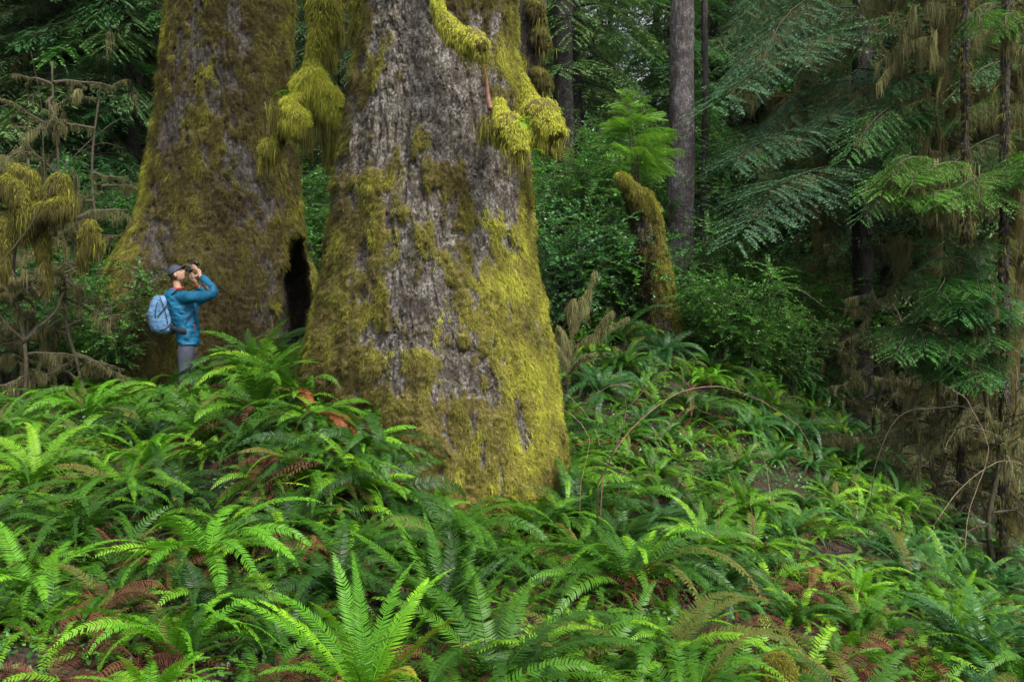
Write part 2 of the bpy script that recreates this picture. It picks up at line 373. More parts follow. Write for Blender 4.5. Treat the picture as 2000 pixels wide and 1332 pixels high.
def giant_trunk(profile, d, zbot, na, nv, mossrows, huerows, seed, cavity=None, ztop=24, plate=.055, depth=.02, lobe=.05, lean_y=0.0):
    py = np.array([p[0] for p in profile], float); lx = np.array([p[1] for p in profile], float); rx = np.array([p[2] for p in profile], float)
    zvis = CAMZ + (HOR + 60) / FPX * d
    z = np.concatenate([np.linspace(zbot, zvis, nv), zvis + (ztop - zvis) * np.linspace(0, 1, 30)[1:] ** 1.3])
    pyz = HOR - (z - CAMZ) * FPX / d
    L = np.interp(pyz, py, lx); R = np.interp(pyz, py, rx)
    k = np.ones(9) / 9; Lp = np.pad(L[:nv], 4, 'edge'); Rp = np.pad(R[:nv], 4, 'edge'); L[:nv] = np.convolve(Lp, k, 'valid'); R[:nv] = np.convolve(Rp, k, 'valid')
    aL = np.arctan((L - 1000) / FPX); aR = np.arctan((R - 1000) / FPX); cx = d * np.tan((aL + aR) / 2); rr = d / np.cos((aL + aR) / 2) * np.sin((aR - aL) / 2) - .03
    up = np.clip((z - zvis) / (ztop - zvis), 0, 1); rr = rr * (1 - .55 * up)
    a = np.linspace(0, 2 * math.pi, na, endpoint=False)       # a = -pi/2 faces the camera
    A, Z = np.meshgrid(a, z); RR = rr[:, None] * np.ones(na); CX = cx[:, None] * np.ones(na)
    ca, sa = np.cos(A), np.sin(A)
    base = np.clip((np.interp(z, [zbot, zbot + 3.2], [1, 0])), 0, 1)[:, None]
    q = np.stack([ca * 1.3, sa * 1.3, Z * .22], -1)
    fl = fbm(q * 1.6 + seed, 3, seed) * (lobe + .11 * base) * (1 - np.abs(ca) ** 6)
    ridge = .03 * (1 - base) + .05 * base
    fl = fl + ridge * vnoise(np.stack([ca * 4.5, sa * 4.5, Z * .35], -1), seed + 3)
    RR = RR * (1 + fl)
    pos = np.stack([CX + RR * ca, d + RR * sa, Z], -1)
    # moss map (where moss grows on this trunk)
    mid = np.interp(Z.ravel(), z, 1000 + cx / (d - rr * .5) * FPX).reshape(Z.shape); hw = np.interp(Z.ravel(), z, rr / d * FPX).reshape(Z.shape)
    u = np.clip((1000 + pos[..., 0] / pos[..., 1] * FPX - mid) / (2 * hw) + .5, 0, 1)
    front = sa < .25
    PY = HOR - (Z - CAMZ) * FPX / d
    Mo = np.where(front, grid_lookup(mossrows, PY.ravel(), u.ravel()).reshape(u.shape), .6)
    hue = np.where(front, grid_lookup(huerows, PY.ravel(), u.ravel()).reshape(u.shape), .45)
    nz = fbm(pos * np.array([3.4, 3.4, 1.7]), 4, seed + 11); nz2 = fbm(pos * np.array([11, 11, 5.]), 4, seed + 12)
    mo = sst(.3, .75, Mo * .95 + (.05 if d < 12 else .12) + .75 * nz + .75 * nz2)
    hue = np.clip(hue - .08 + .45 * fbm(pos * 3.1, 3, seed + 15), 0, 1)
    # bark plates
    w = pos * np.array([1 / plate, 1 / plate, 1 / (plate * 1.9)]); w = w + .5 * fbm(w * .6, 2, seed)[..., None]
    w = w + 1.1 * np.stack([fbm(w * .45 + 7, 3, seed + 40), fbm(w * .45 + 19, 3, seed + 41), fbm(w * .45 + 31, 3, seed + 42)], -1)
    f1, f2, idv = worley(w, seed)
    crack = sst(0, .45, f2 - f1) * (.55 + .45 * sst(-.3, .3, fbm(pos * 3.3, 2, seed + 50)))
    rdg = 1 - np.abs(fbm(pos * np.array([13, 13, 3.2]), 3, seed + 60)) * 2.4
    w2 = pos * np.array([1 / .16, 1 / .16, 1 / .6]); g1_, g2_, _ = worley(w2 + .35 * fbm(w2, 2, seed + 4)[..., None], seed + 31)
    furrow = sst(0, .3, g2_ - g1_)
    disp = depth * (.6 * crack * (.5 + .8 * idv) + .75 * rdg) + depth * .9 * (furrow - 1)
    mossd = .012 + .05 * np.clip(fbm(pos * np.array([7, 7, 4.5]), 3, seed + 21) + .35, 0, 1) + .035 * np.clip(fbm(pos * 22, 2, seed + 22) + .2, 0, 1)
    disp = disp * (1 - .8 * mo) + mossd * mo
    push = 0
    if cavity is not None:
        cm = cavity(1000 + pos[..., 0] / pos[..., 1] * FPX, HOR - (pos[..., 2] - CAMZ) / pos[..., 1] * FPX, sa); disp = disp * (1 - cm); mo = mo * (1 - cm); push = norm(pos - np.array([0, 0, CAMZ])) * (1.5 * cm)[..., None]
    dirn = np.stack([ca, sa, np.zeros_like(ca)], -1)
    pos = pos + dirn * disp[..., None] + push
    nv2 = len(z); i = np.arange(nv2 - 1)[:, None] * na; j = np.arange(na)[None]; j2 = (j + 1) % na
    F = np.stack([i + j, i + j2, i + na + j2, i + na + j], -1).reshape(-1, 4)
    g = Geo(); g.add(pos.reshape(-1, 3), F, hue.ravel(), mo.ravel())
    return g, dict(pos=pos, mo=mo, hue=hue, dirn=dirn, nv=nv, na=na, pyz=pyz, cav=cavity, A=A, PY=PY)

def trunk_tufts(tr, n, seed, Lr=(.03, .1), W=.009, per=5, pend=.12):
    rng = np.random.default_rng(seed); nv, na = tr['nv'], tr['na']
    i = rng.integers(0, nv - 1, n * 3); j = rng.integers(0, na, n * 3)
    vis = (tr['dirn'][i, j, 1] < .3) & (rng.random(n * 3) < tr['mo'][i, j] ** 1.2)
    i, j = i[vis][:n], j[vis][:n]; n = len(i)
    p = tr['pos'][i, j] + rng.normal(0, .006, (n, 3)); nrm = tr['dirn'][i, j]; hue = tr['hue'][i, j]
    clump = fbm(p * np.array([8, 8, 4.]), 3, seed + 2)
    L = rng.uniform(*Lr, n) * (1 + 1.6 * np.clip(clump, 0, 1))
    g = Geo(); long_ = rng.random(n) < pend
    for k in range(per):
        d0 = norm(nrm * rng.uniform(.5, 1.3, (n, 1)) + rng.normal(0, .45, (n, 3)) + np.array([0, 0, .15]))
        strands(g, p + rng.normal(0, .008, (n, 3)), d0, L * rng.uniform(.6, 1.3, n) * np.where(long_, 2.0, 1), W * rng.uniform(.7, 1.3, n), .42, 3,
                np.clip(hue * .75 + .12 + .55 * clump * .6 + rng.normal(0, .12, n), 0, 1), rng=rng)
    return g

H = lambda y, *v: (y, list(v))
CENTER = [(-700, 760, 985), (-60, 726, 1012), (0, 720, 1011), (100, 701, 1007), (170, 688, 1022), (250, 673, 1030), (300, 666, 1033), (350, 658, 1035), (450, 648, 1037), (500, 640, 1040),
          (540, 633, 1048), (580, 622, 1058), (620, 616, 1064), (680, 601, 1075), (760, 590, 1086), (850, 585, 1100), (920, 580, 1106), (1080, 570, 1112)]
cmoss = [H(0, .6, .3, .05, 0, .05, .35, .3, .3, .5), H(100, .65, .45, .1, 0, .05, .1, .2, .4, .75), H(200, .7, .5, .15, .05, .2, .3, .2, .55, .85), H(300, .75, .45, .2, .1, .15, .05, .1, .15, .3),
         H(380, .8, .5, .3, .3, .62, .45, .1, .2, .5), H(450, .8, .6, .5, .25, .4, .58, .35, .5, .8), H(520, .95, .8, .5, .15, .4, .5, .5, .75, 1), H(600, 1, .85, .55, .05, .3, .55, .5, .85, 1),
         H(680, 1, .9, .6, .2, .5, .6, .7, .9, 1), H(750, 1, .9, .75, .65, .75, .4, .35, .85, 1), H(820, 1, 1, .9, .8, .8, .45, .3, .9, 1), H(900, 1, 1, 1, 1, 1, .8, .7, 1, 1), H(1080, 1, 1, 1, 1, 1, 1, 1, 1, 1)]
chue = [H(0, .3, .2, .3, .3, .3, .2, .25, .3, .5), H(200, .35, .3, .35, .3, .35, .3, .35, .6, .75), H(400, .35, .35, .45, .45, .5, .5, .5, .55, .7), H(600, .45, .4, .5, .5, .55, .6, .6, .8, .85),
        H(750, .5, .4, .45, .55, .6, .5, .6, .75, .85), H(850, .5, .4, .45, .6, .65, .6, .65, .85, .75), H(1080, .5, .45, .5, .55, .6, .6, .7, .75, .6)]
LEFT = [(-800, 370, 545), (-60, 331, 571), (0, 328, 571), (100, 317, 570), (200, 311, 570), (280, 298, 577), (340, 288, 582), (400, 274, 586), (450, 253, 590), (490, 232, 596), (530, 208, 612), (570, 192, 626), (640, 175, 632), (760, 160, 636)]
lmoss = [H(0, .9, .4, .15, .5, .65, .6, .7, .9), H(150, .95, .35, .25, .7, .75, .55, .65, .8), H(250, 1, .25, .4, .6, .45, .5, .6, .7), H(350, 1, .3, .55, .6, .45, .5, .45, .8), H(450, 1, .5, .3, .7, .7, .55, .4, .9), H(550, 1, 1, .5, .8, .9, .9, .6, 1), H(760, 1, 1, 1, 1, 1, 1, 1, 1)]
lhue = [H(0, .5, .35, .3, .3, .25, .2, .3, .4), H(200, .55, .35, .35, .4, .3, .2, .25, .3), H(350, .6, .3, .3, .3, .25, .2, .2, .25), H(500, .8, .5, .2, .25, .2, .15, .2, .5), H(760, .85, .6, .25, .3, .25, .2, .3, .6)]
def left_cav(PX, PY, sa):
    lo = np.interp(PY, [455, 490, 540, 600, 700], [577, 561, 550, 545, 541]) + 4 * np.sin(PY / 13); hi = np.interp(PY, [455, 500, 560, 620, 700], [582, 592, 601, 607, 611]) + 2 * np.sin(PY / 9)
    m = np.minimum(sst(-9, 12, PX - lo), sst(-4, 7, hi - PX)) * sst(452, 480, PY) * (sa < 0)
    return m
D_C, D_L = 10.6, 16.5
bark_g, ctr = giant_trunk(CENTER, D_C, -.2, 900, 680, cmoss, chue, 3, None, 26, .042, .03)
t_c = thing('spruce_tree', 'giant grey-barked spruce with yellow moss, the wide central trunk', 'tree', (float(P(860, 0, D_C)[0]), D_C, .1))
def sub(parent, name, geo, mat, smooth=False):
    o = geo.obj(name, mat, None, smooth); o.parent = parent; o.matrix_parent_inverse = Matrix.Translation(-Vector(parent.location)); return o
sub(t_c, 'trunk', bark_g, M_BARK, True)
mc = trunk_tufts(ctr, 110000, 5, (.012, .032), .0055, 4)
o_mc = sub(t_c, 'moss', mc, M_MOSS)
bark_g, ltr = giant_trunk(LEFT, D_L, .6, 620, 420, lmoss, lhue, 8, left_cav, 30, .07, .03)
t_l = thing('spruce_tree', 'giant spruce coated in brown-green moss, behind the photographer', 'tree', (float(P(450, 0, D_L)[0]), D_L, 1.3))
sub(t_l, 'trunk', bark_g, M_BARK_D, True)
sub(t_l, 'moss', trunk_tufts(ltr, 85000, 6, (.018, .05), .0085, 4), M_MOSS)

# ------------------------------------------------------------------ mossy limbs
def moss_limb(parent, pts, rad, seed, hue=.75, hang=.14, n=2200, core=None, tips=None, tiphue=.45, name='branch', W=.008):
    """limb with a thick sleeve of moss: branch part, moss its sub-part"""
    rng = np.random.default_rng(seed); path = smooth_path(pts, 40); r = smooth_path(np.array(rad, float)[:, None], 40)[:, 0]; r = r * (1 + .22 * np.sin(np.linspace(0, 9, 40) + seed) + .12 * np.sin(np.linspace(0, 23, 40) + seed))
    g = Geo(); tube(g, path, r * .82, 18, .5, 1, rough=.35, seed=seed)
    V = g.arr()[0]; b = sub(parent, name, g, M_BARK, True) if parent.type == 'EMPTY' else g.obj(name, M_BARK, smooth=True)
    i = rng.integers(0, 40, n); th = rng.uniform(0, 2 * math.pi, n)
    T = norm(np.gradient(path, axis=0)); S = norm(np.cross(T, np.array([.02, .1, 1]))); N = np.cross(S, T)
    nr = S[i] * np.cos(th)[:, None] + N[i] * np.sin(th)[:, None]
    p = path[i] + nr * (r[i] * rng.uniform(.65, .95, n))[:, None] + T[i] * rng.normal(0, .02, (n, 1))
    up = nr[:, 2]; m = Geo()
    for k in range(4):
        L = hang * rng.uniform(.3, .8, n) * np.where(up < -.2, 1.9, .75)
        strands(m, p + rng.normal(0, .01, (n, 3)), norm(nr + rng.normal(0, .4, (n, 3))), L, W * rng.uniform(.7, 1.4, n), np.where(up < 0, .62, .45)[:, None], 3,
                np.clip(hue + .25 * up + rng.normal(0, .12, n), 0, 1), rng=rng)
    for (q, L, k) in (tips or []):
        k = k * 3
        q = np.array(q, float); pp = q + rng.normal(0, 1, (k, 3)) * np.array([.06, .05, .05])
        strands(m, pp, norm(rng.normal(0, .3, (k, 3)) + np.array([0, 0, -1])), L * rng.uniform(.25, 1, k) ** 1.5, W * 1.3, .8, 4, np.clip(tiphue + rng.normal(0, .12, k), 0, 1), rng=rng)
    mo = m.obj('moss', M_MOSS); mo.parent = b
    if parent.type == 'EMPTY': mo.matrix_parent_inverse = b.matrix_parent_inverse.inverted() @ b.matrix_parent_inverse
    return b
px = lambda x, y, d: P(x, y, d)
# centre tree: branch hanging from the top, two knobs on the right
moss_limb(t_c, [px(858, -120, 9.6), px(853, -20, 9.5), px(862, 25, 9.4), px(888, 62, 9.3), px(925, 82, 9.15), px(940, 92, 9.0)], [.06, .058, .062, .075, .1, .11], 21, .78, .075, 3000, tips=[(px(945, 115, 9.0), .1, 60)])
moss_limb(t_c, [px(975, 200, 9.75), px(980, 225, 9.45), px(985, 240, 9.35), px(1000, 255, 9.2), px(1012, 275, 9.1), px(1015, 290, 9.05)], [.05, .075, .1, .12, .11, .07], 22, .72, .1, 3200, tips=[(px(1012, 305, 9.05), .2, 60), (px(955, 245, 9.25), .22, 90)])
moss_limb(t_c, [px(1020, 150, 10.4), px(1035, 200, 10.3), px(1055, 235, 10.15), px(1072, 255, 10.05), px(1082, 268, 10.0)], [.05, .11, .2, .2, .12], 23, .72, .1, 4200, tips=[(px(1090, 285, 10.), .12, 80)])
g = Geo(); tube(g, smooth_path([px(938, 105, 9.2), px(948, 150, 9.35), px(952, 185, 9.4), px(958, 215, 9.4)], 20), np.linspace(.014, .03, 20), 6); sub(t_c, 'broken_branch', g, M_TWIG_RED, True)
# left tree: long hanging mossy branch with clubs between the two trunks
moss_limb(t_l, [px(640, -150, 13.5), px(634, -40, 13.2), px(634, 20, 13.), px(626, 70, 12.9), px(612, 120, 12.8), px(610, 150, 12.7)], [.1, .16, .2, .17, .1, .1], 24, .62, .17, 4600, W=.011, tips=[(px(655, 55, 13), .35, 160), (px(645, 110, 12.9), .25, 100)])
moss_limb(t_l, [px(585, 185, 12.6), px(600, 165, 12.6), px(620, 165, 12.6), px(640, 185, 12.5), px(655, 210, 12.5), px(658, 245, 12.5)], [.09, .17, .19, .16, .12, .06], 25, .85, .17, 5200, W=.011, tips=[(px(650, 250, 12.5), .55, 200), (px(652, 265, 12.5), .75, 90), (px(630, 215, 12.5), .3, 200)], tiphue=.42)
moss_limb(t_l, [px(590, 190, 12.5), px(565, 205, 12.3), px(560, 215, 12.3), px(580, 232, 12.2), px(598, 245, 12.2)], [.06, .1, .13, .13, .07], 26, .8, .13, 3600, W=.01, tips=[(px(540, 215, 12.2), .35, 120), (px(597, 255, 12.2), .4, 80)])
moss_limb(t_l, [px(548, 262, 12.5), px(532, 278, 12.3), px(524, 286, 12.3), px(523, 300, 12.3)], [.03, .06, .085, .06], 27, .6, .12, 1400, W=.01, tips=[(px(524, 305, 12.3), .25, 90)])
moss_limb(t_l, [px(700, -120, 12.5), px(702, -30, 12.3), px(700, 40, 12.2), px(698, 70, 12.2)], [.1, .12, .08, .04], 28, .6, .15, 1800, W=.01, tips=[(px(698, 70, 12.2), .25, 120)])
g = Geo(); tube(g, smooth_path([px(640, 150, 12.7), px(612, 182, 12.6), px(585, 200, 12.5), px(553, 255, 12.4), px(530, 275, 12.3)], 24), np.linspace(.04, .015, 24), 7); sub(t_l, 'branch', g, M_TWIG, True)

# ------------------------------------------------------------------ ferns
def frond(g, L=.95, az=0., e0=1.15, bend=2.0, width=.095, n=36, twist=0., tint=.5, m=0, rng=RNG, curlz=.25, fine=1.0, sway=0.0, loc=(0, 0, 0), powr=1.25):
    ns = 24; s = np.linspace(0, 1, ns); ang = e0 - bend * s ** powr; azs = az + sway * s ** 1.5
    ds = L / (ns - 1)
    dx = np.cos(ang) * np.cos(azs); dy = np.cos(ang) * np.sin(azs); dz = np.sin(ang); T = np.stack([dx, dy, dz], 1)
    pos = np.array(loc) + np.concatenate([[[0, 0, 0]], np.cumsum((T[:-1] + T[1:]) / 2 * ds, 0)])
    S0 = np.stack([-np.sin(azs), np.cos(azs), np.zeros(ns)], 1); N0 = np.cross(T, S0)
    tw = twist * s; S = S0 * np.cos(tw)[:, None] + N0 * np.sin(tw)[:, None]; N = np.cross(T, S)
    # rachis: flat three sided strip
    w = .0045 * (1.1 - s)[:, None]
    V = np.stack([pos - S * w, pos + S * w, pos + N * w * 1.2], 1).reshape(-1, 3); i = np.arange(ns - 1)[:, None] * 3
    F = np.concatenate([i + np.array([0, 1, 4, 3]), i + np.array([1, 2, 5, 4]), i + np.array([2, 0, 3, 5])])
    g.add(V, F, min(tint + .15, 1), 0, m)
    t = np.linspace(.13, .995, n) + rng.normal(0, .002, n)
    prof = np.clip(np.minimum((t - .02) / .22, 1), 0, 1) ** .6 * (1 - np.clip((t - .3) / .71, 0, 1) ** 1.7) ** .85
    f = lambda X: np.stack([np.interp(t, s, X[:, c]) for c in range(3)], 1)
    p, TT, SS, NN = f(pos), norm(f(T)), norm(f(S)), norm(f(N))
    sp = L * .87 / n
    for sg in (-1, 1):
        fw = (.22 + .55 * t ** 2)[:, None] + rng.normal(0, .05, (n, 1)); lift = rng.normal(.05, .08, (n, 1)) + .1
        d = norm(SS * sg + TT * fw + NN * lift)
        Lp = width * prof * rng.uniform(.86, 1.08, n) * (rng.random(n) > .02) + .003
        side = norm(np.cross(NN, d) + NN * rng.normal(.12, .15, (n, 1)))
        curl = TT * (Lp * .22)[:, None] - NN * (Lp * curlz)[:, None]
        blades(g, p + TT * (sg * .1 * sp), d, side, Lp, np.minimum(sp * .7 * fine, Lp * .4 + .002), 0, curl, np.clip(tint + .22 * t ** 3 + rng.normal(0, .035, n), 0, 1), t, m, base=.8, tipw=.12)
def clump(seed, nf=18, L=(.7, 1.05), e=(.7, 1.35), bend=(1.4, 2.4), width=.068, tint=(.25, .75), dead=5, n=48):
    rng = np.random.default_rng(seed); g = Geo(); dg = Geo()
    for k in range(nf):
        az = k * 2.39996 + rng.normal(0, .3); inner = rng.random()
        frond(g, rng.uniform(*L) * (.8 + .2 * inner), az, rng.uniform(*e), rng.uniform(*bend), width * rng.uniform(.85, 1.15), n, rng.normal(0, .6), rng.uniform(*tint), 1 if rng.random() < .08 else 0, rng, .25, sway=rng.normal(0, .35))
    for k in range(dead + 5):
        frond(dg, rng.uniform(*L) * .75, rng.uniform(0, 6.28), rng.uniform(.2, .9), rng.uniform(1.6, 2.6), width * .6, 24, rng.normal(0, 1.5), rng.uniform(.0, 1), 0, rng, .7, fine=.7, sway=rng.normal(0, .6))
    return g.mesh('fronds', [M_FERN, M_FERN_OLD]), dg.mesh('dead_fronds', [M_FERN_DEAD])
FERN_VARS = [clump(100 + k, nf=[26, 30, 22, 32, 28, 24, 30, 26][k], L=[(.75, 1.15), (.8, 1.3), (.7, 1.05), (.85, 1.3), (.8, 1.15), (.95, 1.4), (.7, 1.1), (.8, 1.25)][k],
                   e=[(.9, 1.4), (.8, 1.4), (1.0, 1.5), (.8, 1.4), (.5, 1.2), (.95, 1.45), (.6, 1.3), (.9, 1.5)][k],
                   bend=[(1.7, 2.6), (1.8, 2.8), (1.1, 2.2), (1.8, 2.9), (1.3, 2.2), (1.7, 2.7), (1.5, 2.5), (2.0, 3.1)][k], tint=[(.2, .7), (.15, .6), (.3, .85), (.1, .5), (.25, .75), (.2, .65), (.35, .9), (.1, .6)][k],
                   dead=[8, 10, 6, 13, 9, 8, 12, 14][k]) for k in range(8)]
def mat_variant(me, mat):
    c = me.copy(); c.materials[0] = mat; return c
FERN_COOL = [mat_variant(v[0], M_FERN_COOL) for v in FERN_VARS]
FERN_HOT = [mat_variant(v[0], M_FERN_HOT) for v in FERN_VARS]

def slope_rot(x, y, amt=.6):
    e = .25; gx = (g1(x + e, y) - g1(x - e, y)) / (2 * e); gy = (g1(x, y + e) - g1(x, y - e)) / (2 * e)
    n = Vector((-gx * amt, -gy * amt, 1)).normalized(); return Vector((0, 0, 1)).rotation_difference(n)
HEROES = [  # px, d, label, colour, number of fronds, frond length, first azimuths
    (590, 4.55, 'bright lime-green fern with widely spread fronds at the bottom edge, left of middle', 'hot', 18, 1.0, (.75, 1.25), (1.7, 2.5)),
    (715, 5.4, 'yellow-green fern with upright fronds tipped yellow, in front of the wide trunk', 'hot', 15, .95, (1.0, 1.45), (.5, 1.3)),
    (960, 5.7, 'large glossy dark green fern arching to the right, below the wide trunk', 'dark', 22, 1.15, (.6, 1.25), (1.1, 1.9)),
    (880, 6.4, 'dark fern with one stiff upright frond curled over at its tip, below the trunk', 'dark', 18, 1.0, (1.1, 1.5), (.5, 1.4)),
    (60, 7.2, 'light green fern on the left edge with flat outstretched fronds', 'hot', 20, 1.0, (.4, 1.1), (1.1, 1.9)),
    (610, 9.25, 'fern with rust-orange withered fronds at the left foot of the wide trunk', 'rust', 26, .95, (.5, 1.1), (1.9, 2.9)),
    (1960, 6.2, 'pale bluish-green wet fern in the bottom right corner', 'cool', 24, .95, (.5, 1.2), (1.2, 2.1)),
    (1290, 6.2, 'olive fern with yellowing fronds in the lower middle, right of the trunk', 'yel', 22, 1., (.4, 1.1), (1.2, 2.0)),
]
taken = []
for i, (pxx, d, lab, kind, nf, L, er, br) in enumerate(HEROES):
    x = (pxx - 1000) / FPX * d; z = g1(x, d); rng = np.random.default_rng(500 + i)
    t = thing('sword_fern', lab, 'fern', (x, d, z - .02)); taken.append((x, d, .5))
    t.rotation_mode = 'QUATERNION'; t.rotation_quaternion = slope_rot(x, d, .4)
    for k in range(nf):
        g = Geo(); tint = rng.uniform(.2, .8); mat = {'hot': M_FERN_HOT, 'dark': M_FERN, 'rust': M_FERN, 'cool': M_FERN_COOL, 'yel': M_FERN}[kind]
        lb = None
        if kind == 'dark': tint *= .6
        if kind == 'rust' and k % 4 == 0: mat = M_FERN_RUST; lb = 'withered rust-orange frond'
        if kind == 'yel' and k % 4 == 1: mat = M_FERN_OLD; lb = 'yellowing frond'
        if i == 1 and k in (2, 7): mat = M_FERN_YEL; lb = 'yellow frond'
        frond(g, L * rng.uniform(.8, 1.1), k * 2.39996 + i, rng.uniform(*er), rng.uniform(*br), .076 * rng.uniform(.9, 1.1), 62, rng.normal(0, .35), tint, 0, rng, sway=rng.normal(0, .25))
        o = g.obj('frond', mat, t)
        if lb: o['label'] = lb
    dg = Geo()
    for k in range(7): frond(dg, L * .7, rng.uniform(0, 6.28), rng.uniform(.1, .7), rng.uniform(1.6, 2.4), .06, 24, rng.normal(0, 1.5), rng.uniform(0, 1), 0, rng, .7, fine=.7)
    dg.obj('dead_fronds', M_FERN_DEAD, t)

def zone(pxx, d):
    if pxx < 640 and d > 11: return ('green fern on the bank around the photographer', 'ferns around the photographer')
    if pxx < 720 and d > 8: return ('dark green fern hanging down the bank left of the wide trunk', 'ferns on the bank left of the wide trunk')
    if pxx < 640: return ('green fern in the dense patch at the lower left', 'ferns at the lower left')
    if pxx < 1150 and d < 9.6: return ('green fern growing in front of the foot of the wide trunk', 'ferns in front of the wide trunk')
    if d > 13: return ('small-looking fern near the crest of the right-hand slope', 'ferns near the crest of the slope')
    if pxx > 1650: return ('bluish-green fern at the falling right end of the slope', 'ferns at the right end of the slope')
    if d > 9: return ('green fern halfway up the slope right of the wide trunk', 'ferns halfway up the right slope')
    return ('green fern at the bottom of the slope right of the trunk', 'ferns at the bottom of the right slope')
def blocked(x, y):
    cc = P(845, 0, D_C)[0]
    if (x - cc) ** 2 + (y - D_C) ** 2 < 1.32 ** 2: return True
    if (x - P(410, 0, D_L)[0]) ** 2 + (y - D_L) ** 2 < 2.0 ** 2: return True
    pp = P(368, 0, 14); return abs(x - pp[0] + (14 - y) * 0) < .24 and 12.9 < y < 14.35
cands = [(P(a, 0, b)[0], b) for a, b in ((650, 8.7), (690, 8.6), (735, 8.75), (620, 9.0), (665, 9.15), (700, 9.0), (600, 8.5), (560, 8.9), (640, 9.6), (1070, 9.3), (1120, 9.6), (1100, 10.3), (800, 8.6), (870, 8.5), (560, 11.5), (520, 12.2), (480, 12.8))]
d = 4.3
while d < 19:
    sp = .64 + .012 * d; w = 1060 / FPX * d
    for x in np.arange(-w - .3, w + .6, sp):
        cands.append((x + random.uniform(-.26, .26), d + random.uniform(-.26, .26)))
    d += sp * .92
nfern = 0; FERN_PTS = []
for x, y in cands:
    pxx = 1000 + x * FPX / y
    if blocked(x, y) or any((x - a) ** 2 + (y - b) ** 2 < c * c * .8 for a, b, c in taken): continue
    if pxx > 1500 and y > 19 - (pxx - 1500) * .014: continue
    if pxx < 660 and y > 14.4: continue
    if pxx < 200 and y > 13.4: continue
    if 660 < pxx < 1100 and y > 12.2: continue
    z = g1(x, y); sd = random.randrange(8)
    near = y < 6.5
    if y < 7.6 and vnoise(np.array([[x * 1.4, y * 1.4, 3.]]), 9)[0] < -.42: continue
    lab, grp = zone(pxx, y)
    t = thing('sword_fern', lab, 'fern', (x, y, z - .03), 0, grp)
    q = slope_rot(x, y, .55); t.rotation_mode = 'QUATERNION'; from mathutils import Quaternion
    t.rotation_quaternion = q @ Quaternion((random.uniform(-1, 1), random.uniform(-1, 1), 0), random.uniform(0, .28)) @ Quaternion((0, 0, 1), random.uniform(0, 6.28))
    s = random.uniform(.6, 1.22) * (1.0 if y > 7 else .92)
    if pxx > 1150 and y > 8: s *= .85
    if 320 < pxx < 420 and y > 11: s *= .62
    if pxx < 500 and y > 10.3: s *= .8
    if 480 < pxx < 720 and 8.5 < y < 13: s *= 1.2
    t.scale = (s, s, s * random.uniform(.9, 1.1))
    r = random.random()
    cool = (pxx > 1500 and r < .55) or (pxx > 1150 and r < .25)
    hot = not cool and r > (.72 if pxx < 1000 and y < 8.5 else .9)
    me = FERN_COOL[sd] if cool else FERN_HOT[sd] if hot else FERN_VARS[sd][0]
    link('fronds', me, t)
    if y < 13: link('dead_fronds', FERN_VARS[sd][1], t)
    nfern += 1; FERN_PTS.append((x, y))
print('ferns', nfern)
def dead_ferns():
    me = []
    for k in range(4):
        rng = np.random.default_rng(700 + k); g = Geo()
        for j in range(17): frond(g, rng.uniform(.35, .75), j * 2.4, rng.uniform(.1, 1.0), rng.uniform(1.6, 3.0), .055, 26, rng.normal(0, 1.4), rng.uniform(.1, 1), 0, rng, .8, fine=.75, sway=rng.normal(0, .7))
        me.append(g.mesh('dead_fern', [M_FERN_DEAD]))
    rs = random.Random(4)
    for i, (a, b, w) in enumerate(((100, 5.6, 'left'), (270, 5.9, 'left'), (40, 5.1, 'left'), (330, 7.4, 'left'), (545, 5.6, 'left'), (655, 5.1, 'left'), (640, 7.6, 'left'), (530, 8.6, 'left'), (850, 5.9, 'right'), (1110, 5.2, 'right'), (1240, 7.6, 'right'), (1500, 5.6, 'right'), (1640, 5.9, 'right'), (1720, 5.5, 'right'), (1755, 6.8, 'right'), (1420, 6.6, 'right'), (1580, 8.2, 'right'), (1850, 6, 'right'), (900, 5.1, 'right'), (200, 6.6, 'left'))):
        x = (a - 1000) / FPX * b; o = link('dead_fern', me[i % 4], None, (x, b, g1(x, b) + .12)); o.rotation_euler = (rs.uniform(-.2, .2), rs.uniform(-.2, .2), rs.uniform(0, 6)); q = rs.uniform(.8, 1.15); o.scale = (q, q, q)
        tag(o, 'withered reddish-brown fern slumped among green ones, ' + ('lower left of the photo' if w == 'left' else 'lower middle and right of the photo'), 'dead fern', 'withered ferns at the lower ' + ('left' if w == 'left' else 'middle and right'))
dead_ferns()
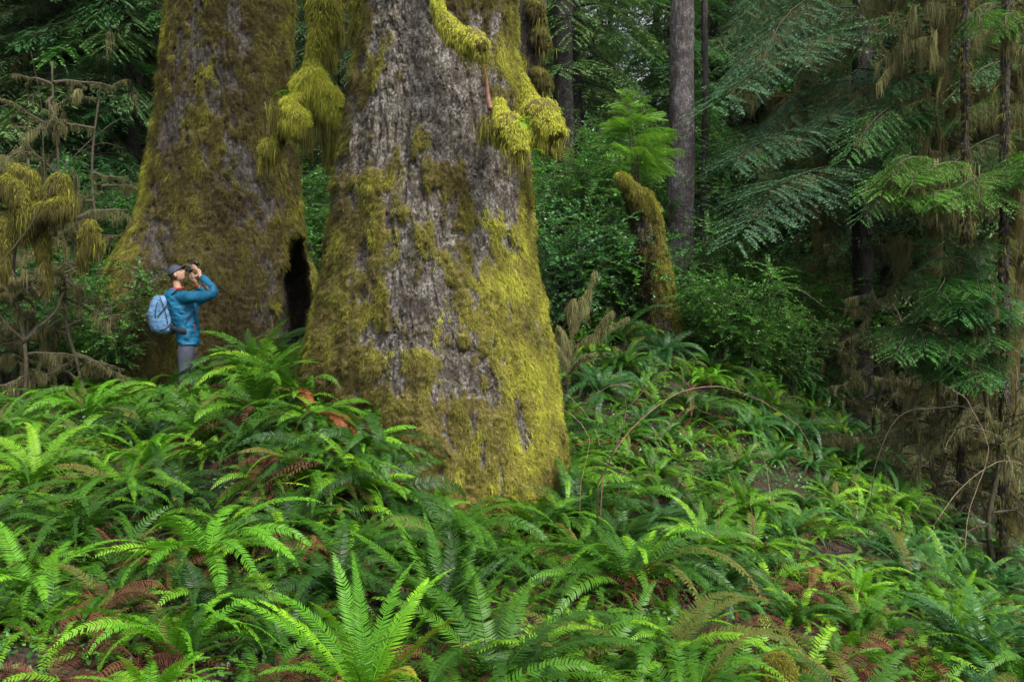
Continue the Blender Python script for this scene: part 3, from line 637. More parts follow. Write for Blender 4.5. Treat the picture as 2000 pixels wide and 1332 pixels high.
def undergrowth():
    rng = np.random.default_rng(77); protos = []
    for k in range(6):
        g = Geo()
        for j in range(13): frond(g, rng.uniform(.4, .75), j * 2.4 + k, rng.uniform(.35, 1.25), rng.uniform(1.2, 2.4), .055, 26, rng.normal(0, .5), rng.uniform(.15, .8), 1 if rng.random() < .1 else 0, rng, sway=rng.normal(0, .3))
        protos.append(g)
    out = Geo(); n = 0
    for q in range(900):
        d = 4.6 + 13.5 * rng.random() ** .75; pxx = rng.uniform(-40, 2040); x = (pxx - 1000) / FPX * d
        if blocked(x, d) or (pxx > 1500 and d > 19 - (pxx - 1500) * .014) or (pxx < 660 and d > 14.3) or (660 < pxx < 1100 and d > 12.2): continue
        if min((x - a) ** 2 + (d - b) ** 2 for a, b in FERN_PTS) < (.26 if d > 6.5 else .4) ** 2: continue
        sc = rng.uniform(.7, 1.15); rot = slope_rot(x, d, .6).to_matrix().to_4x4()
        out.merge(protos[int(rng.integers(0, 6))], np.array(Matrix.Translation((x, d, g1(x, d) - .02)) @ rot @ Matrix.Rotation(rng.uniform(0, 6.28), 4, 'Z') @ Matrix.Scale(sc, 4)), rng.normal(0, .12)); n += 1
        if n > 330: break
    o = out.obj('fern_undergrowth', [M_FERN, M_FERN_OLD]); tag(o, 'small young ferns filling the soil between the larger ferns', 'small ferns'); o['kind'] = 'stuff'
undergrowth()

# ------------------------------------------------------------------ conifers
def bough(L, seed, nsec=16, nt=9, width=.42, droop=.35, rise=.1, bw=.011, bl=.085, dang=1.0):
    """one flat hemlock bough growing along +x. returns foliage Geo, wood path, hang points"""
    rng = np.random.default_rng(seed); g = Geo()
    s = np.linspace(.08, .99, nsec * 2) + rng.normal(0, .008, nsec * 2); s = np.clip(s, .05, .995); side = np.where(np.arange(nsec * 2) % 2, 1, -1)
    ax = lambda q: np.stack([L * q, .04 * L * np.sin(q * 5 + seed), rise * L * q - droop * L * q ** 2], -1)
    p0 = ax(s); tan = norm(ax(s + .02) - ax(s - .02))
    ls = L * width * (1 - s) ** .75 * np.minimum(1, .45 + s * 1.8) * rng.uniform(.75, 1.15, len(s)) + .09
    ang = rng.normal(.92, .1, len(s))
    d2 = norm(tan * np.cos(ang)[:, None] + np.stack([np.zeros(len(s)), side * np.sin(ang), rng.normal(-.08, .1, len(s))], 1))
    t = np.linspace(.1, 1, nt * 2); sd2 = np.where(np.arange(nt * 2) % 2, 1, -1)
    Sg = np.repeat(np.arange(len(s)), nt * 2); Tg = np.tile(t, len(s)) + rng.normal(0, .02, len(Sg)); s3 = np.tile(sd2, len(s))
    lsg = ls[Sg]; p3 = p0[Sg] + d2[Sg] * (lsg * Tg)[:, None] + np.array([0, 0, -1.]) * (.28 * dang * lsg * Tg ** 2)[:, None]
    up = np.array([0, 0, 1.]); pr = norm(np.cross(up, d2[Sg]))
    a3 = rng.normal(.75, .15, len(Sg)); d3 = norm(d2[Sg] * np.cos(a3)[:, None] + pr * (s3 * np.sin(a3))[:, None] + np.array([0, 0, -1.]) * (.12 + .35 * dang * Tg + rng.normal(0, .1, len(Sg)))[:, None])
    l3 = (bl * (1.25 - .7 * Tg) * (.6 + lsg / (L * width) * .8)) * rng.uniform(.7, 1.3, len(Sg))
    sv_ = norm(np.cross(up + rng.normal(0, .35, (len(Sg), 3)), d3))
    tint = np.clip(rng.normal(.42, .16) + .35 * s[Sg] * Tg + rng.normal(0, .1, len(Sg)), 0, 1)
    kites(g, p3, d3, sv_, l3, bw * rng.uniform(.8, 1.3, len(Sg)), None, tint, Tg, 0, .4)
    # fourth order side blades thicken each twiglet
    q = p3 + d3 * (l3 * .35)[:, None]; sg = rng.choice([-1, 1], len(Sg))
    d4 = norm(d3 + np.cross(up, d3) * (sg * .8)[:, None]); kites(g, q, d4, norm(np.cross(up, d4)), l3 * .6, bw * .9, None, tint, Tg, 0, .4)
    return g, ax
def hang(g, p, rng, Lr=(.08, .35), W=.012, k=3, hue=.5, spread=.03):
    n = len(p)
    if n == 0: return
    c = np.clip(.5 + .9 * vnoise(p * 5.5, 3) + .3 * vnoise(p * 15, 4), 0, 1); keep = rng.random(n) < .25 + .75 * c; p = p[keep]; c = c[keep]; n = len(p)
    for j in range(k):
        L = (Lr[0] * .5 + (Lr[1] - Lr[0] * .5) * c ** 1.6) * rng.uniform(.35, 1, n)
        strands(g, p + rng.normal(0, spread, (n, 3)) * np.array([1, 1, .3]), norm(rng.normal(0, .4, (n, 3)) + np.array([0, 0, -1])), L, W * rng.uniform(.5, 1.3, n), .72, 3,
                np.clip(hue + .25 * (c - .5) + rng.normal(0, .16, n), 0, 1), rng=rng)
BB = {}
def get_bough(k, fine=False, big=False):
    key = (k, fine, big)
    if big and key not in BB: BB[key] = bough(1.0, 950 + k, 34, 22, .36 + .05 * (k % 3), .3 + .1 * (k % 4), .1, .0032, .021, .35)
    if key not in BB: BB[key] = bough(1.0, 900 + k, 15 if not fine else 20, 8 if not fine else 13, .42 + .05 * (k % 3), .3 + .12 * (k % 4), .1 + .05 * (k % 2), .012 if not fine else .0075, .07 if not fine else .05)
    return BB[key]
def conifer_geo(seed, H=17., zlo=.8, rmax=2.6, nb=150, fine=False, moss=.4, trunk_r=.2, rpow=.7, mossL=(.1, .4), lean=0., azr=None, mw=.014, rmin=.25):
    rng = np.random.default_rng(seed); cr = Geo(); tk = Geo(); hm = Geo()
    z = np.linspace(-.5, H, 40); wob = np.stack([.12 * np.sin(z * .4 + seed), .12 * np.cos(z * .33 + seed), z], 1)
    tube(tk, wob, trunk_r * (1 - .85 * np.clip(z / H, 0, 1)) + .015, 14, .5, .0, rough=.12, seed=seed)
    for i in range(nb):
        f = (i + rng.random()) / nb; zz = zlo + (H - zlo - .2) * f ** .95
        az = i * 2.39996 + rng.normal(0, .3) if azr is None else rng.uniform(*azr)
        L = rmax * (rmin + (1 - rmin) * (1 - f) ** rpow) * rng.uniform(.65, 1.15)
        el = rng.normal(.05, .14) - .15 * (1 - f)
        b, ax = get_bough(int(rng.integers(0, 8)), fine)
        T = np.array(Matrix.Translation((0.12 * math.sin(zz * .4 + seed), .12 * math.cos(zz * .33 + seed), zz)) @ Matrix.Rotation(az, 4, 'Z') @ Matrix.Rotation(-el, 4, 'Y') @ Matrix.Rotation(rng.normal(0, .2), 4, 'X') @ Matrix.Diagonal((L, L, L, 1)))
        cr.merge(b, T, rng.normal(0, .14))
        q = np.linspace(0, .9, 7); pts = ax(q) @ T[:3, :3].T + T[:3, 3]
        tube(tk, pts, np.linspace(.03, .006, 7) * (.5 + L / 4), 5, .4, .3, cap=False)
        if rng.random() < moss:
            nq = int(16 * L); qq = rng.uniform(.05, .95, nq); yy = rng.normal(0, .12, nq) * (1 - qq); pp = ax(qq) + np.stack([0 * yy, yy, 0 * yy], 1)
            hang(hm, pp @ T[:3, :3].T + T[:3, 3], rng, mossL, mw, 4, .4)
    return cr, tk, hm
def conifer_proto(seed, mat=M_HEM, tmat=M_BARK_T, **kw):
    cr, tk, hm = conifer_geo(seed, **kw)
    return cr.mesh('crown', [mat]), tk.mesh('trunk', [tmat], True), hm.mesh('hanging_moss', [M_LICHEN])
def put_conifer(meshes, x, y, z, rz, s, label, group=None, name='hemlock_tree'):
    t = thing(name, label, 'tree', (x, y, z), rz, group); t.scale = (s, s, s)
    link('crown', meshes[0], t); link('trunk', meshes[1], t)
    if len(meshes[2].polygons): link('hanging_moss', meshes[2], t)
    return t
PR = [conifer_proto(31, H=17, rmax=3.0, nb=170, zlo=.3, moss=.5), conifer_proto(32, H=20, rmax=3.4, nb=190, zlo=.5, moss=.7, mossL=(.15, .6)),
      conifer_proto(33, H=15, rmax=2.6, nb=150, zlo=.2, moss=.3), conifer_proto(34, mat=M_HEM_GREEN, H=16, rmax=3.0, nb=160, zlo=.3, moss=.4)]
random.seed(11); nb_ = 0
BG = []
for (x0, x1, dd, n) in ((-60, 340, 24, 4), (-100, 400, 31, 5), (560, 760, 24, 1), (560, 760, 31, 1), (1060, 1400, 27, 3), (1350, 1700, 29, 4), (1650, 2080, 27, 4), (1780, 2080, 20, 3), (1050, 2100, 36, 8), (-100, 760, 39, 6), (-200, 2200, 50, 16), (-250, 2250, 66, 18)):
    for i in range(n):
        p_ = x0 + (x1 - x0) * (i + random.uniform(.25, .75)) / n; BG.append((p_, dd + random.uniform(-2, 2)))
GAP = 1215
for p_, d_ in BG:
    if abs(p_ - GAP) < 40 and d_ < 45: continue
    x = (p_ - 1000) / FPX * d_; z = g1(x, d_)
    lab, grp = (('dark hemlock of the forest behind the left spruce', 'hemlocks behind the left spruce') if p_ < 760 else ('dark hemlock of the forest behind the slope, right of the wide trunk', 'hemlocks behind the slope'))
    put_conifer(random.choice(PR), x, d_, z - .3, random.uniform(0, 6.28), random.uniform(.85, 1.2) * (1.25 if d_ > 45 else 1), lab, grp); nb_ += 1
print('bg conifers', nb_)

# plain trunks
def plain_trunk(px0, py0, px1, py1, d, r0, r1, label, mat, seed, moss=.2, ztop=22, name='spruce_tree', tuft=2500, hue=.45, bow=0., stubs=6):
    a = P(px0, py0, d); b = P(px1, py1, d); dirv = (b - a) / np.linalg.norm(b - a)
    a2 = a + dirv * ((g1(a[0], a[1]) - .3 - a[2]) / dirv[2])
    if ztop is None: top = b
    else: top = a + dirv * ((ztop - a[2]) / dirv[2])
    n = 240; t = np.linspace(0, 1, n)[:, None]; path = a2 + (top - a2) * t; path = path + np.array([1, 0, 0]) * bow * np.sin(t * math.pi) + .02 * np.stack([np.sin(t[:, 0] * 19 + seed), np.cos(t[:, 0] * 13), 0 * t[:, 0]], 1)
    zb = b[2]; r = np.interp(path[:, 2], [a[2], zb, zb + 15], [r0, r1, r1 * .5]); r = r + r0 * .5 * np.exp(-(path[:, 2] - path[0, 2]) / .5)
    k = 72; th = np.linspace(0, 2 * math.pi, k, endpoint=False); ring = np.stack([np.cos(th), np.sin(th), 0 * th], 1)
    pos = path[:, None] + ring[None] * r[:, None, None]
    f1, f2, idv = worley(pos * np.array([18, 18, 8.]), seed); mo = sst(.35, .65, moss + .7 * fbm(pos * 2.5, 3, seed) + np.where(pos[..., 2] < path[0, 2] + 1.2, .25, 0)) * np.ones(pos.shape[:2])
    pos = pos + ring[None] * (.018 * sst(0, .3, f2 - f1) * (.5 + idv) + .03 * mo * fbm(pos * 7, 3, seed + 2))[..., None] + ring[None] * (r[:, None] * .08 * fbm(pos * 1.2, 2, seed + 5))[..., None]
    i = np.arange(n - 1)[:, None] * k; j = np.arange(k)[None]; j2 = (j + 1) % k
    g = Geo(); g.add(pos.reshape(-1, 3), np.stack([i + j, i + j2, i + k + j2, i + k + j], -1).reshape(-1, 4), hue, mo.ravel())
    t_ = thing(name, label, 'tree', (float(a2[0]), float(a2[1]), float(a2[2])))
    sub(t_, 'trunk', g, mat, True)
    tr = dict(pos=pos, mo=mo, hue=np.full(mo.shape, hue), dirn=np.broadcast_to(ring[None], pos.shape), nv=n, na=k)
    if tuft: sub(t_, 'moss', trunk_tufts(tr, tuft, seed, (.03, .1), .012, 4), M_MOSS)
    return t_, path
t_2, _ = plain_trunk(985, 560, 1036, 0, 14.5, .24, .2, 'grey trunk with dark moss lumps, half hidden behind the wide trunk', M_BARK_D, 41, .35, tuft=4000, hue=.35)
for i, (a, b) in enumerate(((1050, 20), (1060, 75), (1062, 155))):
    moss_limb(t_2, [P(a - 22, b - 18, 14.4), P(a - 8, b - 8, 14.2), P(a + 2, b + 2, 14.2), P(a + 6, b + 18, 14.2)], [.06, .09, .1, .06], 60 + i, .3, .1, 1500, W=.011, tips=[(P(a + 2, b + 18, 14.2), .25, 30)])
plain_trunk(1103, 600, 1101, 0, 24, .2, .22, 'dark straight trunk in the left of the two beside the wide trunk', M_BARK_T, 42, .1, tuft=300)
plain_trunk(1325, 640, 1334, 0, 17.5, .23, .19, 'straight purplish-grey trunk standing clear beside the leaning mossy stump', M_BARK_R, 43, .08, tuft=1200, hue=.4)
t_h, _ = plain_trunk(1684, 760, 1683, 0, 18.5, .175, .155, 'dark hemlock trunk with long bluish boughs reaching left', M_BARK_T, 44, .05, tuft=200, name='hemlock_tree')
plain_trunk(1728, 770, 1730, 420, 19.5, .085, .085, 'slim dark trunk just right of the dark hemlock trunk', M_BARK_T, 45, .1, tuft=200)
plain_trunk(1372, 700, 1375, 300, 25, .08, .07, 'thin dark trunk right of the purplish-grey trunk', M_BARK_T, 46, .1, tuft=0)

# leaning mossy snag and its sapling
def snag():
    p0, p1 = P(1300, 690, 15.2), P(1228, 345, 15.0)
    pts = smooth_path([P(1306, 690, 15.2), P(1290, 620, 15.2), P(1275, 520, 15.1), P(1262, 430, 15.1), P(1246, 385, 15.), P(1240, 368, 15.)], 160)
    r = np.interp(np.linspace(0, 1, 160), [0, .25, .6, .85, .97, 1], [.27, .215, .2, .165, .13, .05])
    k = 110; th = np.linspace(0, 2 * math.pi, k, endpoint=False); ring = np.stack([np.cos(th), np.sin(th), 0 * th], 1)
    pos = pts[:, None] + ring[None] * r[:, None, None] * (1 + .14 * fbm(np.stack([np.cos(th) * 1.5, np.sin(th) * 1.5, 0 * th], 1)[None] + pts[:, None] * .8, 3, 77))[..., None]
    mo = sst(.3, .6, .5 + .35 * np.cos(th)[None] + .6 * fbm(pos * 4, 3, 78)); f1, f2, idv = worley(pos * np.array([14, 14, 3.]), 79)
    pos = pos + ring[None] * (.03 * sst(0, .3, f2 - f1) + .05 * mo * (fbm(pos * 9, 3, 80) + .3))[..., None]
    i = np.arange(159)[:, None] * k; j = np.arange(k)[None]; j2 = (j + 1) % k
    g = Geo(); g.add(pos.reshape(-1, 3), np.stack([i + j, i + j2, i + k + j2, i + k + j], -1).reshape(-1, 4), .5, mo.ravel())
    t = thing('tree_stump', 'leaning broken stump furred with moss, a small green hemlock growing from its top', 'stump', tuple(P(1318, 690, 15.2)))
    sub(t, 'trunk', g, M_BARK_D, True)
    tr = dict(pos=pos, mo=np.clip(mo + .25, 0, 1), hue=np.clip(.33 + .25 * np.cos(th)[None] + 0 * mo, 0, 1), dirn=np.broadcast_to(ring[None], pos.shape), nv=160, na=k)
    sub(t, 'moss', trunk_tufts(tr, 14000, 81, (.014, .038), .01, 4), M_MOSS)
    moss_limb(t, [P(1252, 400, 15.), P(1240, 375, 14.8), P(1228, 358, 14.75), P(1215, 348, 14.7), P(1208, 350, 14.7)], [.12, .12, .1, .085, .05], 82, .6, .07, 2600, W=.01)
snag()
def sapling():
    rng = np.random.default_rng(90); base = P(1243, 385, 15.05); top = P(1222, 180, 15.0)
    t = thing('hemlock_sapling', 'small yellow-green hemlock growing on top of the leaning mossy stump', 'young tree', tuple(base)); Hh = top[2] - base[2]
    cr = Geo(); tk = Geo(); q = np.linspace(0, 1, 14); path = np.stack([(top[0] - base[0]) * q + .05 * np.sin(q * 3), 0 * q, Hh * q], 1)
    for dx in (0, .05, -.06): tube(tk, path * np.array([1 + dx * 6, 1, 1 - abs(dx) * 2]) + [dx, dx, 0], np.linspace(.022, .005, 14), 6)
    for i in range(80):
        f = rng.uniform(.12, 1) ** .8; b, ax = get_bough(int(rng.integers(0, 8)), True); L = (.72 * np.interp(f, [.12, .35, .75, 1], [.9, 1., .55, .2])) * rng.uniform(.6, 1.15)
        c = np.array([np.interp(f, q, path[:, k]) for k in range(3)])
        T = np.array(Matrix.Translation(Vector(c)) @ Matrix.Rotation(i * 2.4, 4, 'Z') @ Matrix.Rotation(-rng.uniform(.25, .95) * f - .15, 4, 'Y') @ Matrix.Rotation(rng.normal(0, .3), 4, 'X') @ Matrix.Diagonal((L, L, L, 1)))
        cr.merge(b, T, rng.normal(.1, .12))
    cr.obj('crown', M_HEM_HOT, t); tk.obj('stem', M_TWIG, t)
sapling()

# hero boughs: big drooping hemlock boughs growing from the dark trunk, and its neighbours
def hero_boughs(parent, defs, mat, seed, moss=.5, fine=True, mossW=.012, mhue=.45, name='crown', mossL=(.08, .35)):
    """defs: (px0,py0,d0, px1,py1,d1) root and tip of each bough"""
    rng = np.random.default_rng(seed); cr = Geo(); br = Geo(); hm = Geo()
    for dd in defs:
        a = P(*dd[:3]); b = P(*dd[3:6]); v = b - a; L = np.linalg.norm(v)
        for rep in range(2):
            k = int(rng.integers(0, 8)); bg_, ax = get_bough(k, fine, L > 1.7)
            e = ax(np.array([1.0]))[0]; h = math.hypot(v[0], v[1]); az = math.atan2(v[1], v[0]) + (rng.normal(0, .16) if rep else 0)
            pit = math.atan2(v[2], h) - math.atan2(e[2], e[0]); Ls = L / np.linalg.norm(e) * (1 if rep == 0 else rng.uniform(.55, .9))
            off = np.array([0, 0, 0]) if rep == 0 else v * rng.uniform(0, .2) + rng.normal(0, .1, 3)
            T = np.array(Matrix.Translation(Vector(a + off)) @ Matrix.Rotation(az, 4, 'Z') @ Matrix.Rotation(-pit, 4, 'Y') @ Matrix.Rotation(rng.normal(0, .2), 4, 'X') @ Matrix.Diagonal((Ls, Ls * rng.uniform(.8, 1.1), Ls, 1)))
            cr.merge(bg_, T, rng.normal(.05, .1))
            q = np.linspace(0, .93, 9); tube(br, ax(q) @ T[:3, :3].T + T[:3, 3], np.linspace(.016, .004, 9), 5, .4, .3, cap=False)
            if rng.random() < moss:
                nq = int(55 * L); qq = rng.uniform(.02, .9, nq); yy = rng.normal(0, .14, nq) * (1.1 - qq); pp = ax(qq) + np.stack([0 * yy, yy, -.02 + 0 * yy], 1)
                hang(hm, pp @ T[:3, :3].T + T[:3, 3], rng, mossL, mossW, 4, mhue)
    for nm, gg, mm in ((name, cr, mat), ('branches', br, M_TWIG), ('hanging_moss', hm, M_LICHEN)):
        if gg.n: sub(parent, nm, gg, mm)
random.seed(5)
defs = []
for (a, b, c, d) in ((-160, 1400, 60, 5), (-60, 1440, 150, 5), (20, 1410, 190, 5), (60, 1500, 170, 5), (130, 1400, 290, 6), (200, 1440, 330, 6), (230, 1540, 300, 5), (290, 1480, 440, 6), (330, 1500, 400, 5),
                     (150, 1560, 250, 4), (230, 1600, 370, 4)):
    for k in range(2): defs.append((1683, a + 35 + random.uniform(-30, 30), 18.5, b + random.uniform(-30, 50), c + random.uniform(-30, 30), random.uniform(14.8, 18.8)))
for k in range(10): defs.append((1683, random.uniform(100, 300), 18.5, 1683 + random.uniform(60, 230), 0, 18.5))
defs = [(x[0], x[1], x[2], x[3], x[1] + 90, random.uniform(16, 20)) if x[4] == 0 else x for x in defs]
hero_boughs(t_h, defs, M_HEM_BLUE, 61, .6, mossW=.012, mossL=(.05, .25))
# fresh green boughs of the young tree at the right
def right_tree(px0, d, label, defs, mat, seed, moss, py0=800, mhue=.4, r=.09, ml=(.1, .4)):
    r = .05
    t_, _ = plain_trunk(px0, py0, px0 + 8, 0, d, r, r * .8, label, M_BARK_T, seed, .75, tuft=2500, name='hemlock_tree', hue=.2)
    hero_boughs(t_, defs, mat, seed, moss, mhue=mhue, mossL=ml)
defs = []
for (py, hw, n) in ((500, 60, 5), (540, 110, 8), (580, 100, 8), (610, 130, 9), (645, 150, 11), (680, 140, 10), (715, 120, 9), (740, 80, 6)):
    for k in range(n):
        tx = 1880 + random.uniform(-1, .85) * hw; rx = tx + (1880 - tx) * .45 + random.uniform(-20, 20); defs.append((rx, py - random.uniform(8, 30), 13.2 + random.uniform(-.5, .3), tx, py + random.uniform(-8, 22), 13.2 + random.uniform(-1.5, .2)))
right_tree(1880, 13.2, 'small hemlock with fresh green layered boughs low at the right edge', defs, M_HEM_GREEN, 62, .25)
defs = []
for (py, x0, x1, n) in ((340, 1720, 1830, 6), (375, 1700, 1920, 11), (400, 1760, 1900, 8), (335, 1960, 2040, 4), (60, 1880, 1960, 4)):
    for k in range(n):
        tx = random.uniform(x0, x1); defs.append((tx + random.uniform(40, 90), py - random.uniform(5, 25), 12.4 + random.uniform(-.3, .4), tx, py + random.uniform(-10, 15), 12.2 + random.uniform(-.7, .3)))
right_tree(1958, 12.5, 'moss-hung hemlock with a bright green spray reaching left at mid-height', defs, M_HEM_MID, 63, 1, 900, .45)

# mossy dead-branched trees at the right: limbs with curtains of brown moss
def moss_tree(px0, py0, d, label, seed, nl, ylo, yhi, reach, mhue=.4, ztop=None, r=.12, ml=(.1, .5), topy=0, W=.014, dens=1., name='spruce_tree', grp=None, thick=.035, cat='tree', greens=0):
    rng = np.random.default_rng(seed); t = thing(name, label, cat, tuple(P(px0, py0, d)), 0, grp)
    tk = Geo(); hm = Geo(); a = P(px0, py0, d); a[2] = g1(a[0], a[1]) - .3; b = P(px0 + rng.normal(0, 10), topy, d) if ztop is None else np.array([a[0], a[1], ztop])
    q = np.linspace(0, 1, 30)[:, None]; path = a + (b - a) * q + np.stack([.08 * np.sin(q[:, 0] * 9 + seed), .06 * np.cos(q[:, 0] * 7), 0 * q[:, 0]], 1)
    tube(tk, path, np.linspace(r, r * .55, 30), 10, .4, .8, rough=.25, seed=seed)
    for i in range(nl):
        py = rng.uniform(ylo, yhi); z = CAMZ + (HOR - py) / FPX * d; root = np.array([np.interp(z, path[:, 2], path[:, 0]), np.interp(z, path[:, 2], path[:, 1]), z])
        az = rng.uniform(0, 6.28); L = reach * rng.uniform(.4, 1.1); el = rng.normal(.1, .3)
        dirv = np.array([math.cos(az) * math.cos(el), math.sin(az) * math.cos(el), math.sin(el)]); n = 9; pts = [root]
        for k in range(n):
            dirv = norm(dirv + rng.normal(0, .22, 3) + np.array([0, 0, -.05 + .03 * k * .3])); pts.append(pts[-1] + dirv * L / n)
        sp = smooth_path(np.array(pts), 24); rr = np.linspace(thick, .008, 24) * rng.uniform(.6, 1.2); tube(tk, sp, rr, 6, .5, 1, rough=.4, seed=i)
        segs = [sp]
        for kk in range(4):
            j = rng.integers(6, 22); dv = norm(rng.normal(0, 1, 3) * np.array([1, 1, .6]) + norm(sp[min(j + 1, 23)] - sp[j])); l2 = L * rng.uniform(.2, .45)
            sp2 = sp[j] + dv * (np.linspace(0, 1, 9) * l2)[:, None] + np.array([0, 0, -.15]) * (np.linspace(0, 1, 9) ** 2 * l2)[:, None]; tube(tk, sp2, np.linspace(.012, .004, 9), 5, .5, 1); segs.append(sp2)
        for sgm in segs:
            nn = int(len(sgm) * 4 * dens * max(L, .5)); j = rng.uniform(0, len(sgm) - 1.01, nn); j0 = j.astype(int); pp = sgm[j0] + (sgm[j0 + 1] - sgm[j0]) * (j - j0)[:, None]
            cl = np.clip(vnoise(pp * 4, seed) + .4, .1, 1.2)
            hang(hm, pp, rng, ml, W * .8, 3, mhue + .12 * rng.normal(), .02)
            strands(hm, pp, norm(rng.normal(0, 1, (nn, 3))), .05, W * .8, .3, 3, np.clip(mhue + .2 + rng.normal(0, .1, nn), 0, 1), rng=rng)
    sub(t, 'trunk', tk, M_BARK_D if thick >= .035 else M_TWIG, True); sub(t, 'hanging_moss', hm, M_LICHEN)
    if greens:
        dd = []
        for k in range(greens):
            yy = rng.uniform(ylo, yhi); dd.append((px0, yy, d, px0 + rng.choice([-1, 1]) * rng.uniform(60, 190), yy + rng.uniform(30, 130), d + rng.uniform(-1.5, 1)))
        hero_boughs(t, dd, M_HEM_GREEN if seed % 2 else M_HEM, seed, .6, mhue=.5)
    return t
moss_tree(1830, 880, 16.5, 'tall spruce whose limbs are draped in brown moss, at the upper right', 71, 60, -160, 560, 1.7, .5, ml=(.12, .5), topy=-300, r=.16, greens=22)
moss_tree(1985, 900, 15, 'spruce curtained with brown moss at the right edge', 72, 50, -160, 620, 1.5, .52, ml=(.12, .5), topy=-300, r=.14, greens=18)
moss_tree(1755, 880, 22, 'mossy spruce with curling pale limbs, right of the dark hemlock trunk', 73, 34, -150, 300, 1.7, .5, ml=(.1, .35), topy=-300, r=.1, greens=10)
moss_tree(1590, 800, 24, 'spruce with thin limbs and pale moss left of the dark hemlock trunk', 74, 40, -100, 560, 2.4, .6, ml=(.15, .6), topy=-300, r=.14, greens=18)
for i, (a, b, c, lab) in enumerate(((1830, 1120, 13.5, 'low dead shrub draped in brown moss on the dark right bank'), (1940, 1150, 12.5, 'dead shrub hung with moss at the right edge below the green boughs'), (1720, 950, 17, 'dead shrub hung with pale moss at the foot of the dark hemlock trunk'),
                                    (1890, 1050, 15.5, 'moss-hung dead shrub behind the low right bank'), (1790, 950, 19, 'far moss-hung thicket between the dark trunks and the green boughs'), (1985, 1000, 15.5, 'tallest moss-hung dead shrub on the right edge'))):
    y0 = HOR - (g1(P(a, 0, c)[0], c) - CAMZ) * FPX / c
    moss_tree(a, y0, c, lab, 120 + i, 30, y0 - 300 * 13 / c - 40, y0 - 40, 1.5, .48, r=.04, topy=y0 - 330 * 13 / c, ml=(.05, .22), W=.012, name='dead_shrub', thick=.018, cat='shrub')

# ------------------------------------------------------------------ the photographer
def solid(name, col, rough=.7, bump=0, scale=60, col2=None, spec=.3, coat=0):
    k = NT(name); tc = k.n('ShaderNodeTexCoord').outputs['Object']
    c2 = col2 or tuple(c * .75 for c in col)
    k.set(Base_Color=k.ramp(k.noise(scale * .4, 4, tc), [(.35, c2), (.65, col)]), Roughness=rough, Specular_IOR_Level=spec)
    if bump: k.bump(k.noise(scale, 3, tc), .6, bump)
    return k.m
M_SKIN = solid('skin', (.42, .25, .18), .5, .0006, 90, (.36, .2, .14)); M_HAIR = solid('hair', (.09, .055, .03), .6, .002, 160)
M_JACKET = solid('teal_jacket', (.003, .115, .22), .6, .006, 26, (.002, .06, .13)); M_RED = solid('red_lining', (.5, .05, .03), .6)
M_TROUSER = solid('grey_trousers', (.065, .072, .1), .85, .004, 30); M_CAP = solid('cap_fabric', (.05, .06, .095), .8, .0008, 120)
M_BOOT = solid('boot_leather', (.05, .035, .025), .6); M_BLACK = solid('black_plastic', (.012, .012, .014), .35, spec=.5); M_GLASS = solid('lens_glass', (.01, .012, .02), .05, spec=.8)
M_PACK = solid('blue_pack_fabric', (.11, .22, .38), .65, .004, 35, (.05, .12, .23)); M_PACK_D = solid('dark_pack_mesh', (.06, .1, .15), .8, .001, 140); M_STRAP = solid('black_strap', (.015, .016, .02), .7)
def remeshed(name, g, mat, parent, voxel, smooth=3, T=None):
    me = g.mesh(name + '_raw', [mat]); o = bpy.data.objects.new(name + '_tmp', me); C.collection.objects.link(o)
    r = o.modifiers.new('r', 'REMESH'); r.mode = 'VOXEL'; r.voxel_size = voxel; r.use_smooth_shade = True
    s = o.modifiers.new('s', 'SMOOTH'); s.iterations = smooth; s.factor = .5
    dg = bpy.context.evaluated_depsgraph_get(); m2 = bpy.data.meshes.new_from_object(o.evaluated_get(dg)); m2.name = name
    if not m2.materials: m2.materials.append(mat)
    bpy.data.objects.remove(o); bpy.data.meshes.remove(me)
    for p in m2.polygons: p.use_smooth = True
    if not parent: return m2
    q = link(name, m2, parent); q.matrix_parent_inverse = Matrix.Translation(-Vector(parent.location)); return q
def ellip(g, c, ax, r, n=20, k=26, fn=None):
    ph = np.linspace(0, math.pi, n); th = np.linspace(0, 2 * math.pi, k, endpoint=False); PH, TH = np.meshgrid(ph, th, indexing='ij')
    D = np.stack([np.sin(PH) * np.cos(TH), np.sin(PH) * np.sin(TH), np.cos(PH)], -1); V = D * np.array(r)
    if fn is not None: V = fn(V, D)
    V = V @ np.asarray(ax) + np.array(c); i = np.arange(n - 1)[:, None] * k; j = np.arange(k)[None]
    g.add(V.reshape(-1, 3), np.stack([i + j, i + k + j, i + k + (j + 1) % k, i + (j + 1) % k], -1).reshape(-1, 4)); return V
